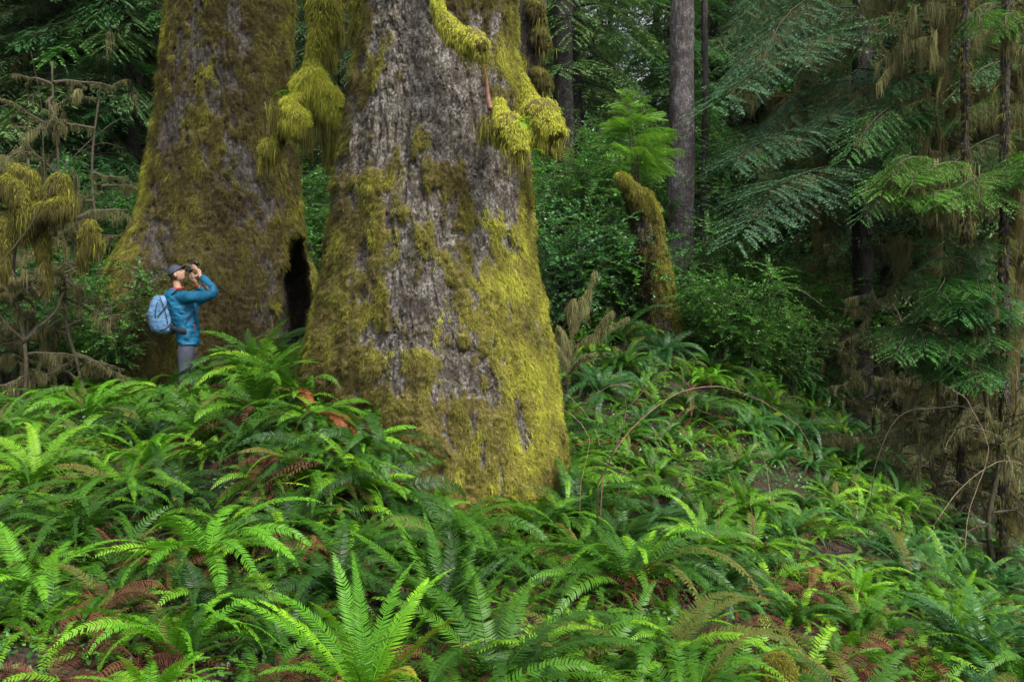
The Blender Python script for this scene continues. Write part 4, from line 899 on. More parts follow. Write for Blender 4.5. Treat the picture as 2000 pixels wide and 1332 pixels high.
def loft(g, rows, k=40, wr=0.0, seed=0, quilt=0.0, sup=2.3):
    """rows: (px,py,dy, half_x_m, half_y_m)"""
    R = smooth_path(np.array([[*P(a, b, 14 + dy)[:3], hx, hy] for a, b, dy, hx, hy in rows]), 60); R[:, 1] = smooth_path(np.array([[14 + r[2]] for r in rows]), 60)[:, 0]
    th = np.linspace(0, 2 * math.pi, k, endpoint=False); c = np.sign(np.cos(th)) * np.abs(np.cos(th)) ** (2 / sup); s = np.sign(np.sin(th)) * np.abs(np.sin(th)) ** (2 / sup)
    V = R[:, None, :3] + np.stack([R[:, None, 3] * c, R[:, None, 4] * s, np.zeros((60, k))], -1)
    ctr = R[:, None, :3]; n_ = norm(V - ctr)
    if wr: V = V + n_ * (wr * fbm(V * np.array([14, 14, 22]), 3, seed))[..., None]
    if quilt: V = V + n_ * (quilt * np.abs(np.sin(V[..., 2] * 48 + .8 * np.sin(V[..., 0] * 9))))[..., None]
    i = np.arange(59)[:, None] * k; j = np.arange(k)[None]; F = np.stack([i + j, i + k + j, i + k + (j + 1) % k, i + (j + 1) % k], -1).reshape(-1, 4)
    V2 = np.concatenate([V.reshape(-1, 3), [R[0, :3], R[-1, :3]]]); jj = np.arange(k); j3 = (jj + 1) % k
    F = np.concatenate([F, np.stack([jj, j3, np.full(k, 60 * k), np.full(k, 60 * k)], 1), np.stack([59 * k + j3, 59 * k + jj, np.full(k, 60 * k + 1), np.full(k, 60 * k + 1)], 1)])
    g.add(V2, F)
def limb(g, pts, rad, k=14, n=26, rough=0, seed=0):
    r = smooth_path(np.array([[q] for q in rad], float), n)[:, 0]; tube(g, smooth_path([P(a, b, 14 + dy) for a, b, dy in pts], n), r, k, rough=rough, seed=seed)
def build_person():
    org = P(367, 764, 14); gzp = g1(org[0], 14)
    t_ = Geo()
    # head frame: forward tilted up
    til = math.radians(28); yaw = math.radians(-8)
    f = np.array([math.cos(til) * math.cos(yaw), math.sin(yaw), math.sin(til)]); lat = np.array([0, 1, 0.]) ; lat = norm(lat - f * (lat @ f)); u = np.cross(f, lat)
    if u[2] < 0: u = -u
    hc = P(345.5, 535.5, 14)
    def face(V, D):
        V = V.copy(); x, y, z = D[..., 0], D[..., 1], D[..., 2]; fr = np.clip(x, 0, 1)
        G = lambda a, b, sa, sb: np.exp(-((y - a) / sa) ** 2 - ((z - b) / sb) ** 2) * (fr > .2)
        V[..., 0] += .026 * G(0, -.2, .13, .16) + .012 * G(0, -.05, .1, .2) - .012 * (G(.33, .02, .16, .12) + G(-.33, .02, .16, .12)) + .008 * G(0, .2, .6, .12) + .008 * G(0, -.5, .25, .09) + .018 * G(0, -.78, .3, .16)
        V[..., 1] *= 1 - .22 * np.clip(-z, 0, 1) * (.4 + .6 * fr); V[..., 2] *= 1 + .1 * fr * np.clip(-z, 0, 1)
        return V
    ax = np.array([f, lat, u])
    ellip(t_, hc, ax, (.098, .077, .118), 60, 72, face)
    for s in (-1, 1):
        ellip(t_, hc + f * .0 + lat * s * .077 - u * .015, np.array([f, lat, u]), (.017, .009, .03), 14, 16)
        ellip(t_, hc + f * .088 + lat * s * .03 + u * .006, ax, (.012, .013, .008), 10, 12)
    limb(t_, [(344, 543, 0), (345, 553, 0), (348, 566, 0), (352, 580, 0)], [.05, .052, .06, .08])
    loft(t_, [(352, 572, 0, .06, .1), (355, 590, 0, .12, .18), (360, 620, 0, .13, .17), (366, 655, 0, .11, .15), (368, 678, 0, .12, .16), (367, 690, 0, .1, .14)])
    limb(t_, [(362, 580, -.17), (392, 580, -.24), (414, 571, -.28), (402, 553, -.2), (392, 540, -.11), (389, 534, -.08)], [.055, .05, .042, .036, .027, .028])
    limb(t_, [(360, 582, .17), (384, 586, .26), (398, 576, .26), (390, 565, .16), (383, 556, .1), (380, 549, .06)], [.055, .05, .042, .036, .027, .028])
    for s in (-1, 1): limb(t_, [(365 + s * 1.5, 684, s * .09), (364 + s * 4, 722, s * .1), (366 + s * 4, 758, s * .11)], [.08, .055, .04])
    # hands: palm, four fingers and a thumb each
    def hand(pc, pdir, pn, fing, thumb, sgn):
        ax_ = np.array([pdir, np.cross(pn, pdir), pn]); ellip(t_, pc, ax_, (.047, .041, .017), 16, 20)
        for path in fing: tube(t_, smooth_path(path, 14), np.linspace(.0098, .0075, 14), 10)
        tube(t_, smooth_path(thumb, 12), np.linspace(.0125, .009, 12), 10)
    # right hand over the camera body, fingers curled round the grip
    w = P(387.5, 531, 13.93); fingers = []
    for k, (ox, oy) in enumerate(((0, 0), (1.2, 2.1), (2.0, 4.4), (2.2, 6.8))):
        fingers.append([P(386 + ox, 526 + oy, 13.9), P(381.5 + ox - k * .4, 519.5 + oy, 13.885), P(375.5 + ox - k * .3, 518 + oy * .95, 13.89), P(371.5 + ox, 521 + oy * .9, 13.925)])
    hand(w, norm(np.array([-.55, -.1, .83])), norm(np.array([.3, -.95, .1])), fingers, [P(387, 537, 13.9), P(382, 539.5, 13.89), P(377, 536.5, 13.9), P(374, 533.5, 13.925)], 1)
    w = P(378.5, 546, 14.06); fingers = []
    for k, (ox, dy) in enumerate(((0, -.03), (1.6, -.01), (3., .01), (4.2, .03))):
        fingers.append([P(376 + ox, 543, 14.03 + dy), P(373.5 + ox, 537, 14.02 + dy), P(375 + ox * 1.2, 531.5, 14.02 + dy), P(379 + ox, 528, 14.04 + dy)])
    hand(w, norm(np.array([-.3, -.1, .95])), norm(np.array([.9, 0, .3])), fingers, [P(377, 549, 14.02), P(372.5, 544.5, 13.99), P(371, 539, 13.98), P(373, 534, 13.98)], -1)
    me = remeshed('person', t_, M_SKIN, None, .0045, 3); me.transform(Matrix.Translation(-Vector(org)))
    person = link('person', me, None, tuple(org)); tag(person, 'person in a teal jacket and grey cap looking up through a camera', 'person')
    # jacket with sleeves
    j = Geo()
    loft(j, [(343, 564, 0, .075, .085), (346, 571, 0, .14, .16), (350, 580, 0, .185, .215), (356, 597, 0, .195, .225), (361, 620, 0, .178, .21), (366, 645, 0, .155, .2), (368.5, 662, 0, .145, .2), (369.5, 673, 0, .135, .195), (369.5, 676, 0, .12, .18)], 72, .024, 4, .003)
    limb(j, [(350, 582, -.15), (372, 581, -.22), (398, 580, -.27), (413, 574, -.285), (416, 564, -.26), (406, 553, -.2), (398, 545, -.15), (395, 541, -.125)], [.085, .088, .078, .07, .062, .056, .05, .042], 26, 60, .24, 5)
    limb(j, [(350, 585, .15), (378, 589, .25), (397, 580, .27), (393, 569, .18), (387.5, 561, .125)], [.085, .08, .068, .055, .042], 24, 50, .16, 6)
    remeshed('jacket', j, M_JACKET, person, .007, 2)
    c = Geo(); tube(c, [P(343 + 12 * math.cos(a) + 3, 563.5 - 2 * math.cos(a) * .6, 14 + .085 * math.sin(a)) for a in np.linspace(0, 2 * math.pi, 30)], .014, 8); sub(person, 'collar', c, M_RED, True)
    c = Geo(); tube(c, [P(384.5, 560, 14.11), P(382.8, 557, 14.1)], [.036, .034], 16); tube(c, smooth_path([P(377.5, 634, 13.83), P(381, 640, 13.85), P(381.5, 650, 13.85)], 8), .006, 6); sub(person, 'red_trim', c, M_RED, True)
    c = Geo(); tube(c, smooth_path([P(362, 634, 13.79), P(370, 618, 13.79), P(374, 607, 13.8)], 10), .004, 5); tube(c, smooth_path([P(378, 592, 13.82), P(380, 620, 13.83), P(383, 655, 13.85)], 12), .0035, 5); sub(person, 'zip', c, M_BLACK, True)
    for s in (-1, 1):
        l = Geo(); limb(l, [(367 + s, 668, s * .075), (366 + s * 2.5, 690, s * .09), (365.5 + s * 5, 722, s * .1), (366.5 + s * 7, 748, s * .105), (367 + s * 7, 760, s * .11)], [.115, .112, .082, .075, .07], 26, 70, .1, 9 + s)
        if s < 0: lt = l
        else: lt.merge(l)
    remeshed('trousers', lt, M_TROUSER, person, .008, 2)
    for s in (-1, 1):
        b = Geo(); cb = P(371 + s * 4, 764, 14 + s * .11); ellip(b, cb, np.eye(3), (.14, .052, .05)); ellip(b, cb + np.array([-.05, 0, .05]), np.eye(3), (.065, .055, .07)); remeshed('boot', b, M_BOOT, person, .01, 2)
    # hair, cap
    h = Geo(); rng = np.random.default_rng(8); n = 2600; D = norm(rng.normal(0, 1, (n, 3))); D = D[(D[:, 0] < .12) & (D[:, 2] > -.62) & (D[:, 2] < .35)]
    p = hc + (D * np.array([.097, .078, .114])) @ ax; blades(h, p, norm(-u * .9 - f * .35 + (D @ ax) * .3 + rng.normal(0, .1, p.shape)), norm(np.cross(D @ ax, u)), .028, .005, 0)
    ellip(h, hc - f * .008 + u * .004, ax, (.094, .079, .112)); sub(person, 'hair', h, M_HAIR)
    cp = Geo()
    def capf(V, D):
        V = V.copy(); low = D[..., 2] < 0; V[..., 2] = np.where(low, V[..., 2] * .12, V[..., 2]); return V
    ellip(cp, hc + u * .026 - f * .006, ax, (.11, .09, .108), 40, 60, capf)
    n1, n2 = 12, 24; a = np.linspace(-1.25, 1.25, n2); r = np.linspace(0, 1, n1); RR, AA = np.meshgrid(r, a, indexing='ij')
    top = hc + u * .03 + (f * .1)[None, None] * 0
    V = (hc + u * .034)[None, None] + f * ((.085 + .0 * RR) * np.cos(AA) + .085 * RR * np.cos(AA) ** .5)[..., None] + lat * (.088 * np.sin(AA) * (1 - .12 * RR))[..., None] + u * (.012 * RR - .02 * np.sin(AA) ** 2)[..., None]
    for off in (0, .005):
        Vx = V + u * off; i = np.arange(n1 - 1)[:, None] * n2; jx = np.arange(n2 - 1)[None]; cp.add(Vx.reshape(-1, 3), np.stack([i + jx, i + jx + 1, i + n2 + jx + 1, i + n2 + jx], -1).reshape(-1, 4))
    tube(cp, V[-1] + u * .0025, .004, 6); ellip(cp, hc + u * .132 - f * .006, ax, (.008, .008, .004)); cap = sub(person, 'cap', cp, M_CAP, True)
    # camera: held, a thing of its own
    ca = P(375, 522, 14.0); cf = norm(np.array([.72, 0, .69])); cl = np.array([0, 1., 0]); cu = np.cross(cf, cl); cu = cu if cu[2] > 0 else -cu; cax = np.array([cf, cl, cu])
    ct = thing('camera', 'black camera with a thick lens held up to the photographer\'s eye', 'camera', tuple(ca)); ca = P(371.5, 526.5, 14.0)
    def bx(V, D, e=.35):
        return V
    def rbox(g, c, r):
        ph = np.linspace(0, math.pi, 20); th = np.linspace(0, 2 * math.pi, 32, endpoint=False); PH, TH = np.meshgrid(ph, th, indexing='ij'); pw = lambda q: np.sign(q) * np.abs(q) ** .35
        V = np.stack([pw(np.sin(PH)) * pw(np.cos(TH)), pw(np.sin(PH)) * pw(np.sin(TH)), pw(np.cos(PH))], -1) * np.array(r); V = V @ cax + c
        i = np.arange(19)[:, None] * 32; jx = np.arange(32)[None]; g.add(V.reshape(-1, 3), np.stack([i + jx, i + 32 + jx, i + 32 + (jx + 1) % 32, i + (jx + 1) % 32], -1).reshape(-1, 4))
    b = Geo(); rbox(b, ca, (.032, .068, .045)); rbox(b, ca + cu * .048 - cf * .004, (.028, .024, .016)); rbox(b, ca - cl * .055 + cf * .03, (.02, .014, .04)); tube(b, [ca + cu * .03 - cf * .03, ca + cu * .03 - cf * .05], [.02, .022], 14); sub(ct, 'body', b, M_BLACK, True)
    l = Geo(); ts = [.028, .05, .052, .075, .077, .11, .112, .13, .15]; rs = [.032, .032, .035, .035, .033, .033, .037, .037, .039]; tube(l, [ca + cf * q for q in ts], rs, 30); ln = sub(ct, 'lens', l, M_BLACK, True)
    l = Geo(); tube(l, [ca + cf * .1495, ca + cf * .1515], [.03, .03], 24); sub(ct, 'front_glass', l, M_GLASS, True)
    # backpack
    bp = thing('backpack', 'light blue hiking backpack on the photographer\'s back', 'backpack', tuple(P(318, 650, 13.9)))
    g = Geo(); loft(g, [(317, 577, -.04, .05, .06), (317.5, 580, -.04, .1, .12), (316, 592, -.04, .135, .15), (315, 612, -.04, .165, .16), (318, 632, -.04, .165, .16), (322, 645, -.04, .145, .15), (324, 652, -.04, .09, .11)], 48, .012, 14, 0, 3.2); remeshed('pack_body', g, M_PACK, bp, .008, 2)
    g = Geo(); loft(g, [(300, 608, -.04, .05, .12), (299, 616, -.04, .08, .14), (303, 632, -.04, .085, .14), (308, 646, -.04, .08, .12), (312, 651, -.04, .05, .09)], 30, .01, 15, 0, 2.6); remeshed('mesh_pocket', g, M_PACK_D, bp, .01, 2)
    g = Geo()
    for pts in ([(312, 579, -.205), (318, 594, -.21), (324, 612, -.212), (328, 632, -.2)], [(330, 590, -.19), (320, 604, -.215), (308, 618, -.21)], [(308, 590, -.2), (304, 606, -.21), (303, 622, -.2)], [(336, 628, -.17), (326, 640, -.2), (312, 646, -.2)]):
        tube(g, smooth_path([P(a, b, 14 + c) for a, b, c in pts], 16), .006, 6)
    ellip(g, P(336, 636, 13.83), np.eye(3), (.02, .01, .022)); sub(bp, 'cord', g, M_STRAP, True)
    g = Geo(); tube(g, smooth_path([P(334, 640, 13.83), P(346, 644, 13.78), P(354, 646, 13.77), P(362, 648, 13.8)], 20), [.03] * 14 + [.04] * 6, 12, squash=(1, .5, 1)); sub(bp, 'hip_belt', g, M_STRAP, True)
    g = Geo(); tube(g, smooth_path([P(331, 582, 13.84), P(338, 574, 13.79), P(347, 567, 13.8), P(356, 570, 13.8), P(364, 584, 13.77)], 24), .014, 8); tube(g, smooth_path([P(331, 582, 14.1), P(340, 570, 14.16), P(352, 566, 14.2)], 14), .014, 8); sub(bp, 'shoulder_strap', g, M_STRAP, True)
build_person()

# ------------------------------------------------------------------ shrubs
def shrub_meshes(seed, Hh=1.9, R=.9, ntw=230, nl=26, leaf=.052, mat=M_SHRUB, arch=.3):
    rng = np.random.default_rng(seed); st = Geo(); lf = Geo()
    for i in range(11):
        az = i * 2.4 + rng.normal(0, .3); out = R * rng.uniform(.3, .95); h = Hh * rng.uniform(.65, 1.05); q = np.linspace(0, 1, 16)
        path = np.stack([np.cos(az) * out * q ** 1.4, np.sin(az) * out * q ** 1.4, h * (q - arch * .5 * q ** 3)], 1) + .03 * rng.normal(0, 1, (16, 3)).cumsum(0) * .35
        tube(st, path, np.linspace(.013, .004, 16), 5)
        for k in range(ntw // 11):
            j = int(rng.integers(4, 16)); root = path[j]; dv = norm(rng.normal(0, 1, 3) * np.array([1, 1, .55]) + np.array([math.cos(az) * .5, math.sin(az) * .5, .25])); l2 = rng.uniform(.25, .6) * R
            t = np.linspace(0, 1, nl); tp = root + dv * (t * l2)[:, None] + np.array([0, 0, -.25]) * (t ** 2 * l2)[:, None]
            tube(st, tp[::5], .003, 4, cap=False)
            sd = np.where(np.arange(nl) % 2, 1, -1)[:, None]; pr = norm(np.cross(dv, [0, 0, 1]) + 1e-6)
            d = norm(dv * .5 + pr * sd + rng.normal(0, .3, (nl, 3))); s = norm(np.cross(d, rng.normal(0, .35, (nl, 3)) + [0, 0, 1]))
            kites(lf, tp, d, s, leaf * rng.uniform(.6, 1.25, nl), leaf * .55, None, np.clip(rng.normal(.45, .15) + rng.normal(0, .1, nl) + .15 * t, 0, 1), t)
    return lf.mesh('leaves', [mat]), st.mesh('stems', [M_TWIG])
SH = [shrub_meshes(200, 2.0, 1.0), shrub_meshes(201, 2.4, 1.1, 290), shrub_meshes(202, 1.4, .9), shrub_meshes(203, 1.8, 1.0, mat=M_SHRUB_COOL), shrub_meshes(204, 2.2, 1.0, 260, mat=M_SHRUB_COOL), shrub_meshes(205, 1.5, .9, mat=M_SHRUB_HOT)]
def put_shrub(k, px_, d_, s, lab, grp=None, dz=0, py=None):
    x = (px_ - 1000) / FPX * d_; z = g1(x, d_) + dz
    t = thing('leafy_shrub', lab, 'shrub', (x, d_, z), random.uniform(0, 6.28), grp); t.scale = (s, s, s * random.uniform(.9, 1.15))
    link('leaves', SH[k][0], t); link('stems', SH[k][1], t)
random.seed(21)
for (a, b, dd, n, kk, s, lab, grp) in (
    (-60, 260, 15.0, 8, (0, 3, 5), .95, 'dark leafy shrub left of the mossy left spruce', 'shrubs left of the left spruce'),
    (-60, 280, 17.5, 6, (5, 1, 3), 1.3, 'dark leafy shrub left of the mossy left spruce', 'shrubs left of the left spruce'),
    (-80, 330, 20.5, 8, (0, 1, 5), 1.9, 'dark leafy shrub left of the mossy left spruce', 'shrubs left of the left spruce'),
    (590, 700, 18, 3, (3, 5, 0), 1.3, 'green shrub in the gap between the two giant trunks', 'shrubs between the giant trunks'),
    (580, 710, 21, 3, (1, 4, 3), 1.8, 'green shrub in the gap between the two giant trunks', 'shrubs between the giant trunks'),
    (1045, 1240, 15.8, 7, (3, 5, 5), 1.15, 'leafy shrub between the wide trunk and the leaning stump', 'shrubs between trunk and stump'),
    (1045, 1250, 19.5, 6, (5, 1, 4), 1.7, 'leafy shrub between the wide trunk and the leaning stump', 'shrubs between trunk and stump'),
    (1330, 1560, 15.6, 8, (5, 5, 0), .95, 'fresh green shrub right of the purplish-grey trunk', 'fresh green shrubs right of the grey trunk'),
    (1350, 1600, 18.5, 7, (0, 5, 5), 1.6, 'fresh green shrub right of the purplish-grey trunk', 'fresh green shrubs right of the grey trunk'),
    (1560, 1680, 18.5, 3, (3, 2), .9, 'bluish small-leaved shrub left of the dark hemlock trunk', 'bluish shrubs left of the dark trunk'),
    (1620, 2050, 24, 7, (0, 1, 2), 1.2, 'dark shrub deep in the forest at the right', 'dark shrubs deep in the right forest'),
    (1060, 1650, 25, 8, (0, 1, 4), 1.7, 'dark shrub in the distance behind the crest of the slope', 'distant shrubs behind the crest')):
    for i in range(n):
        put_shrub(random.choice(kk), a + (b - a) * (i + random.uniform(.2, .8)) / n, dd + random.uniform(-1, 1), s * random.uniform(.8, 1.15), lab, grp)

# mossy shrubs at the left edge
for i, (a, c, top, nl, reach, hue, lab) in enumerate(((40, 13.2, 330, 26, 1.1, .5, 'mossy bush with thick olive clubs at the left edge'), (150, 13.8, 400, 18, .8, .45, 'mossy bush beside the photographer on his left'),
        (-20, 14.5, 250, 22, 1.2, .45, 'leftmost mossy bush, cut off by the left edge'), (95, 15.5, 140, 24, 1.1, .35, 'tall dead shrub with ragged brown moss, above the mossy bushes'), (215, 14.6, 600, 10, .6, .4, 'low mossy twigs right behind the blue backpack'), (185, 16, 180, 14, .9, .4, 'thin arching shrub hung with moss, left of the left spruce'))):
    y0 = HOR - (g1(P(a, 0, c)[0], c) - CAMZ) * FPX / c
    t = moss_tree(a, y0, c, lab, 150 + i, nl, top, y0 - 30, reach, hue, r=.03, topy=top - 20, ml=(.04, .24), W=.011, name='mossy_shrub', dens=1.7, thick=.03, cat='shrub')
t = [o for o in bpy.data.objects if o.get('label') == 'mossy bush with thick olive clubs at the left edge'][0]
for i, (pts, rad) in enumerate((([(-30, 345, 12.9), (20, 335, 12.8), (60, 345, 12.8), (72, 380, 12.8)], [.05, .08, .09, .06]), ([(95, 420, 12.9), (100, 385, 12.8), (113, 350, 12.7), (122, 360, 12.7), (128, 400, 12.7)], [.05, .08, .1, .1, .06]),
        ([(40, 460, 12.8), (70, 410, 12.7), (110, 400, 12.6), (130, 395, 12.6)], [.07, .09, .08, .06]), ([(-20, 370, 12.8), (15, 355, 12.6), (35, 375, 12.6), (45, 420, 12.6)], [.06, .09, .09, .07]), ([(0, 560, 12.8), (8, 500, 12.7), (15, 440, 12.7), (30, 430, 12.7)], [.07, .09, .09, .06]),
        ([(160, 520, 13), (165, 470, 12.9), (178, 440, 12.9), (188, 470, 12.9)], [.04, .06, .06, .04]), ([(90, 560, 13), (85, 500, 12.9), (80, 450, 12.9), (60, 430, 12.9)], [.05, .07, .07, .05]))):
    moss_limb(t, [P(*q) for q in pts], rad, 300 + i, .42, .14, 2000, W=.011, tips=[(P(*pts[-1]), .25, 60)])

# pale lichen-draped dead shrub right of the wide trunk
def lichen_bush():
    rng = np.random.default_rng(171); d = 12.8; t = thing('dead_shrub', 'dead bush draped with pale straw-coloured lichen, right of the wide trunk', 'shrub', tuple(P(1108, 770, d)))
    tk = Geo(); hm = Geo(); paths = []
    for pts in ([(1108, 790, 0), (1112, 690, 0), (1122, 610, -.1), (1150, 565, -.1), (1162, 530, -.1)], [(1118, 640, 0), (1108, 610, -.2), (1122, 585, -.3)], [(1112, 690, 0), (1098, 650, -.2), (1090, 640, -.4)], [(1112, 700, 0), (1140, 665, -.1), (1190, 640, -.2), (1232, 618, -.2)],
                [(1112, 730, 0), (1135, 700, -.2), (1165, 690, -.4)], [(1115, 660, 0), (1135, 615, .1), (1150, 600, .3)], [(1112, 720, 0), (1095, 690, -.3), (1085, 670, -.6)], [(1160, 655, -.1), (1180, 625, -.2), (1195, 610, -.2)]):
        sp = smooth_path([P(a, b, d + c) for a, b, c in pts], 30); sp = sp + .02 * fbm(sp * 8, 2, len(paths))[:, None]; tube(tk, sp, np.linspace(.016, .005, 30), 6, rough=.3); paths.append(sp)
    for i, sp in enumerate(paths):
        n = 420 if i in (0, 1, 2, 5) else 260; j = rng.uniform(3, 28.9, n); j0 = j.astype(int); pp = sp[j0] + (sp[j0 + 1] - sp[j0]) * (j - j0)[:, None]
        c = np.clip(.35 + 1.0 * vnoise(pp * 9, 5 + i), 0.05, 1)
        for k in range(4): strands(hm, pp + rng.normal(0, .014, (n, 3)), norm(rng.normal(0, .9, (n, 3))), (.05 + (.34 if i in (0, 1, 2) else .17) * c ** 2) * rng.uniform(.3, 1, n), .006 * rng.uniform(.6, 1.4, n), .6, 4, np.clip(.72 + rng.normal(0, .15, n), 0, 1), rng=rng)
    sub(t, 'stems', tk, M_TWIG, True); sub(t, 'hanging_lichen', hm, M_LICHEN)
lichen_bush()

# ------------------------------------------------------------------ bare arching stems
def stem(pts, r0, r1, lab, mat, side=(), grp=None):
    r0 *= .5; r1 *= .6
    path = smooth_path([P(*q) for q in pts], 40); path[0, 2] = min(path[0, 2], g1(path[0, 0], path[0, 1]) - .05) if pts[0][1] > 850 else path[0, 2]
    path = path + .022 * fbm(path * 5, 3, len(lab))[:, None] * np.array([1, .5, 1]) + .012 * fbm(path * 17, 2, len(lab) + 3)[:, None]
    g = Geo(); tube(g, path, np.linspace(r0, r1, 40), 6, rough=.1)
    for s in side: tube(g, smooth_path([P(*q) for q in s], 16), np.linspace(r0 * .6, r1 * .8, 16), 5)
    o = g.obj('bare_stem', mat, smooth=True); tag(o, lab, 'stem', grp)
stem([(1168, 945, 8.6), (1215, 860, 8.7), (1275, 800, 8.8), (1340, 762, 8.9), (1420, 758, 9), (1500, 790, 9.1), (1570, 850, 9.1), (1590, 900, 9.1)], .011, .004, 'long thin brown stem arching over the ferns right of the wide trunk', M_TWIG_RED, [[(1340, 762, 8.9), (1348, 785, 8.9), (1350, 810, 8.8)]])
stem([(1165, 950, 8.5), (1200, 880, 8.5), (1222, 800, 8.6), (1215, 765, 8.6), (1195, 752, 8.6), (1140, 785, 8.6)], .013, .005, 'dark stem bent over at its top, at the right foot of the wide trunk', M_TWIG, [[(1222, 800, 8.6), (1280, 740, 8.8), (1330, 700, 9)], [(1200, 755, 8.6), (1240, 748, 8.7), (1260, 760, 8.7)]])
stem([(1140, 790, 10), (1170, 765, 10), (1200, 752, 10), (1235, 760, 10)], .007, .004, 'short red stem beside the bent dark stem', M_TWIG_RED)
stem([(1310, 725, 11), (1330, 735, 11), (1348, 765, 11), (1352, 800, 11), (1345, 825, 11)], .007, .004, 'reddish hooked twig drooping above the right-hand ferns', M_TWIG_RED)
stem([(1700, 1000, 11.5), (1712, 900, 11.5), (1760, 810, 11.6), (1850, 795, 11.6), (1930, 805, 11.6)], .012, .004, 'dark arching stem over the low right bank', M_TWIG)
stem([(1880, 1100, 11), (1892, 1000, 11), (1930, 880, 11), (1900, 800, 11), (1860, 760, 11)], .01, .004, 'thin curving stem among the moss curtains at the right', M_TWIG_PALE)
stem([(1820, 1030, 11.5), (1880, 950, 11.5), (1960, 900, 11.5), (2040, 930, 11.5)], .01, .004, 'grey stem looping to the right edge over the dark bank', M_TWIG_PALE)
stem([(1060, 660, 11), (1120, 700, 11), (1160, 770, 11), (1175, 850, 11)], .006, .004, 'thin twig drooping beside the right flank of the wide trunk', M_TWIG)
stem([(1130, 950, 9), (1150, 880, 9), (1140, 830, 9), (1105, 800, 9), (1080, 795, 9)], .006, .003, 'thin crooked twig against the right foot of the wide trunk', M_TWIG_PALE)
stem([(1462, 760, 15.5), (1480, 620, 15.5), (1530, 565, 15.5), (1570, 572, 15.5), (1610, 600, 15.4)], .03, .012, 'curved dead branch poking out above the fresh green shrubs', M_TWIG)
stem([(-10, 530, 12.3), (60, 440, 12.3), (100, 370, 12.3), (150, 300, 12.4), (230, 235, 12.6), (260, 240, 12.7)], .018, .004, 'long dark bare branch rising across the mossy bushes at the left', M_TWIG, [[(90, 395, 12.3), (85, 300, 12.3), (80, 200, 12.4), (60, 100, 12.4)], [(150, 300, 12.4), (200, 280, 12.4), (240, 290, 12.5)]])
stem([(120, 640, 12.6), (220, 600, 12.8), (300, 585, 13), (345, 610, 13.1)], .008, .003, 'twiggy branch crossing in front of the blue backpack', M_TWIG)

rs = random.Random(9)
for i in range(16):
    a_ = rs.uniform(1130, 1950); dd_ = rs.uniform(8.5, 13); x_ = (a_ - 1000) / FPX * dd_; y0_ = HOR - (g1(x_, dd_) - CAMZ) * FPX / dd_; sw = rs.choice((-1, 1)) * rs.uniform(20, 110); hh = rs.uniform(90, 200)
    stem([(a_, max(y0_, 851), dd_), (a_ + sw * .3, y0_ - hh * .6, dd_), (a_ + sw * .8, y0_ - hh, dd_ - .1), (a_ + sw * 1.3, y0_ - hh * rs.uniform(.7, 1.1), dd_ - .2)], .007, .003, 'thin bare twig standing up among the ferns of the right slope', rs.choice((M_TWIG, M_TWIG_PALE, M_TWIG_RED)), (), 'bare twigs among the right-hand ferns')
# mossy rock in the lower right
def rock():
    rng = np.random.default_rng(3); n, k = 40, 60; ph = np.linspace(0, math.pi, n); th = np.linspace(0, 2 * math.pi, k, endpoint=False); PH, TH = np.meshgrid(ph, th, indexing='ij')
    D = np.stack([np.sin(PH) * np.cos(TH), np.sin(PH) * np.sin(TH), np.cos(PH)], -1); c = P(1520, 1315, 5.6); Rr = 1 + .2 * fbm(D * 1.6, 3, 5); V = c + D * Rr[..., None] * np.array([.085, .085, .11])
    i = np.arange(n - 1)[:, None] * k; j = np.arange(k)[None]; F = np.stack([i + j, i + k + j, i + k + (j + 1) % k, i + (j + 1) % k], -1).reshape(-1, 4)
    t = thing('mossy_rock', 'small rounded rock coated in yellow-green moss at the bottom edge', 'rock', tuple(c))
    g = Geo(); g.add(V.reshape(-1, 3), F, .7, 1); tube(g, [c + [0, 0, -.4], c + [0, 0, -.02]], [.11, .07], 20, .7, 1, rough=.2); sub(t, 'stone', g, M_BARK, True)
    m = Geo(); p = V[3:-12].reshape(-1, 3); nrm = D[3:-12].reshape(-1, 3)
    for q in range(4): strands(m, p + rng.normal(0, .004, p.shape), norm(nrm + rng.normal(0, .4, p.shape)), .025, .005, .3, 3, np.clip(.6 + rng.normal(0, .15, len(p)), 0, 1), rng=rng)
    sub(t, 'moss', m, M_MOSS)
rock()

# little ferns growing on branches
def small_fern(p, lab, n, L, azs, seed, e=.3):
    rng = np.random.default_rng(seed); g = Geo()
    for k in range(n): frond(g, L * rng.uniform(.7, 1.1), azs[k % len(azs)] + rng.normal(0, .2), e + rng.normal(0, .2), 1.1, .05, 16, 0, .6, 0, rng, loc=p, fine=.8)
    o = g.obj('licorice_fern', M_FERN_HOT); tag(o, lab, 'fern')
small_fern(P(572, 180, 12.4), 'tiny fern sprouting left from the top of the hanging mossy club', 4, .28, [2.9, 3.3, 2.4], 1)
small_fern(P(540, 212, 12.2), 'tiny fern at the left end of the small mossy club', 3, .22, [3.1, 3.4], 2)
small_fern(P(660, 215, 12.4), 'small fern hanging from the mossy club towards the wide trunk', 5, .32, [-.2, .2, -.8], 3)
small_fern(P(1012, 238, 9.15), 'tiny fern between the two moss knobs on the wide trunk', 4, .16, [-.4, .3, .8, -1.2], 4)
small_fern(P(1035, 295, 9.9), 'tiny fern just under the right moss knob', 3, .16, [.2, -.6], 5)

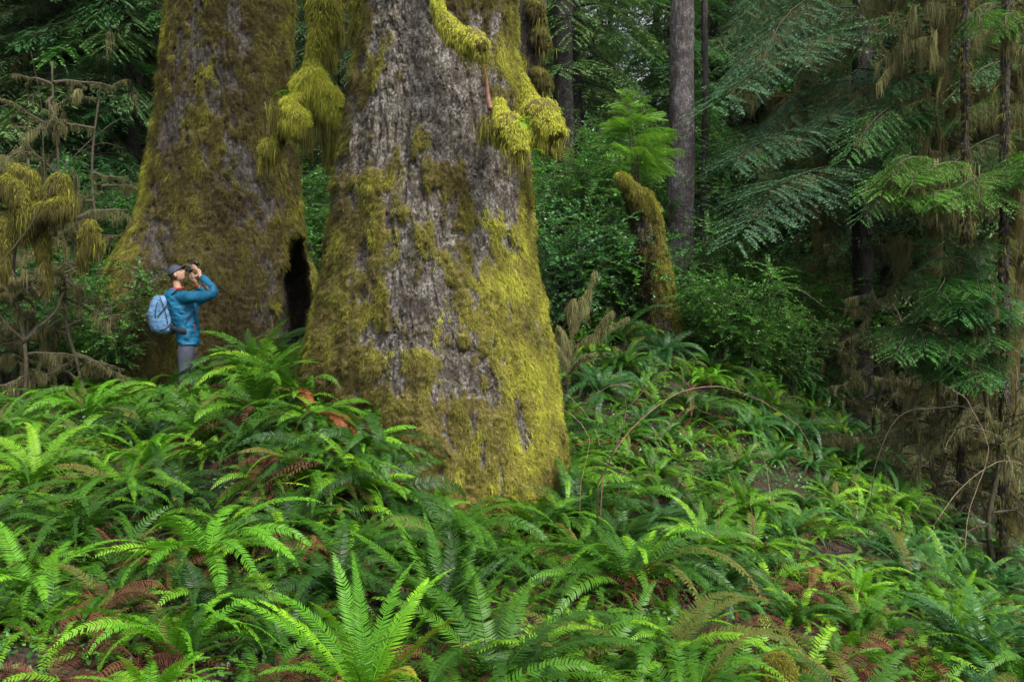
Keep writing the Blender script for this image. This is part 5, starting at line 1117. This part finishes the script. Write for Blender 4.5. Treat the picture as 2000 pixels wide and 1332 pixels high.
# ground cover between the ferns
def cover():
    rng = np.random.default_rng(55); n = 60000; d = 4.2 + 14 * rng.random(n) ** .8; pxx = rng.uniform(-60, 2060, n); x = (pxx - 1000) / FPX * d; keep = ~((x - P(845, 0, D_C)[0]) ** 2 + (d - D_C) ** 2 < 1.3 ** 2)
    x, d = x[keep], d[keep]; nz = vnoise(np.stack([x * 1.3, d * 1.3, 0 * x], 1), 3); k2 = nz > -.3; x, d = x[k2], d[k2]; n = len(x); z = gz(x, d)
    p = np.stack([x, d, z + rng.uniform(.0, .1, n)], 1); dv = norm(rng.normal(0, 1, (n, 3)) * np.array([1, 1, .4]) + [0, 0, .3]); g = Geo()
    kites(g, p, dv, norm(np.cross(dv, rng.normal(0, .3, (n, 3)) + [0, 0, 1])), rng.uniform(.03, .07, n), .03, None, np.clip(rng.normal(.4, .2, n), 0, 1))
    o = g.obj('ground_cover', M_SHRUB); tag(o, 'low green leaves covering the soil under the ferns', 'ground cover'); o['kind'] = 'stuff'
    n = 40000; d = 4.2 + 12 * rng.random(n) ** .9; x = (rng.uniform(-60, 2060, n) - 1000) / FPX * d; g = Geo(); p = np.stack([x, d, gz(x, d) + .01 + rng.uniform(0, .05, n)], 1); dv = norm(rng.normal(0, 1, (n, 3)) * np.array([1, 1, .25]))
    blades(g, p, dv, norm(np.cross(dv, rng.normal(0, .4, (n, 3)) + [0, 0, 1])), rng.uniform(.04, .12, n), .012, 0, None, np.clip(rng.normal(.45, .25, n), 0, 1))
    o = g.obj('leaf_litter', M_FERN_DEAD); tag(o, 'reddish brown dead fern litter on the soil', 'leaf litter'); o['kind'] = 'stuff'
cover()

# ------------------------------------------------------------------ damp air
def haze():
    g = Geo(); x0, x1, y0, y1, z0, z1 = -330, 330, -330, 330, -6, 62
    z0 = float(min(gz(np.linspace(-320, 320, 60).repeat(60), np.tile(np.linspace(-320, 320, 60), 60)))) - 1.5; z1 = float(max(gz(np.linspace(-320, 320, 60).repeat(60), np.tile(np.linspace(-320, 320, 60), 60)))) + 5
    V = [(x0, y0, z0), (x1, y0, z0), (x1, y1, z0), (x0, y1, z0), (x0, y0, z1), (x1, y0, z1), (x1, y1, z1), (x0, y1, z1)]
    g.add(V, [(0, 3, 2, 1), (4, 5, 6, 7), (0, 1, 5, 4), (1, 2, 6, 5), (2, 3, 7, 6), (3, 0, 4, 7)])
    m = bpy.data.materials.new('haze_air'); m.use_nodes = True; nt = m.node_tree; nt.nodes.remove(nt.nodes['Principled BSDF'])
    v = nt.nodes.new('ShaderNodeVolumePrincipled'); v.inputs['Density'].default_value = .0001; v.inputs['Color'].default_value = (.86, .93, .9, 1); v.inputs['Anisotropy'].default_value = .2
    nt.links.new(v.outputs[0], nt.nodes['Material Output'].inputs['Volume'])
    o = g.obj('haze', m); o['kind'] = 'stuff'; tag(o, 'thin damp forest air softening the far trees', 'haze')
haze()
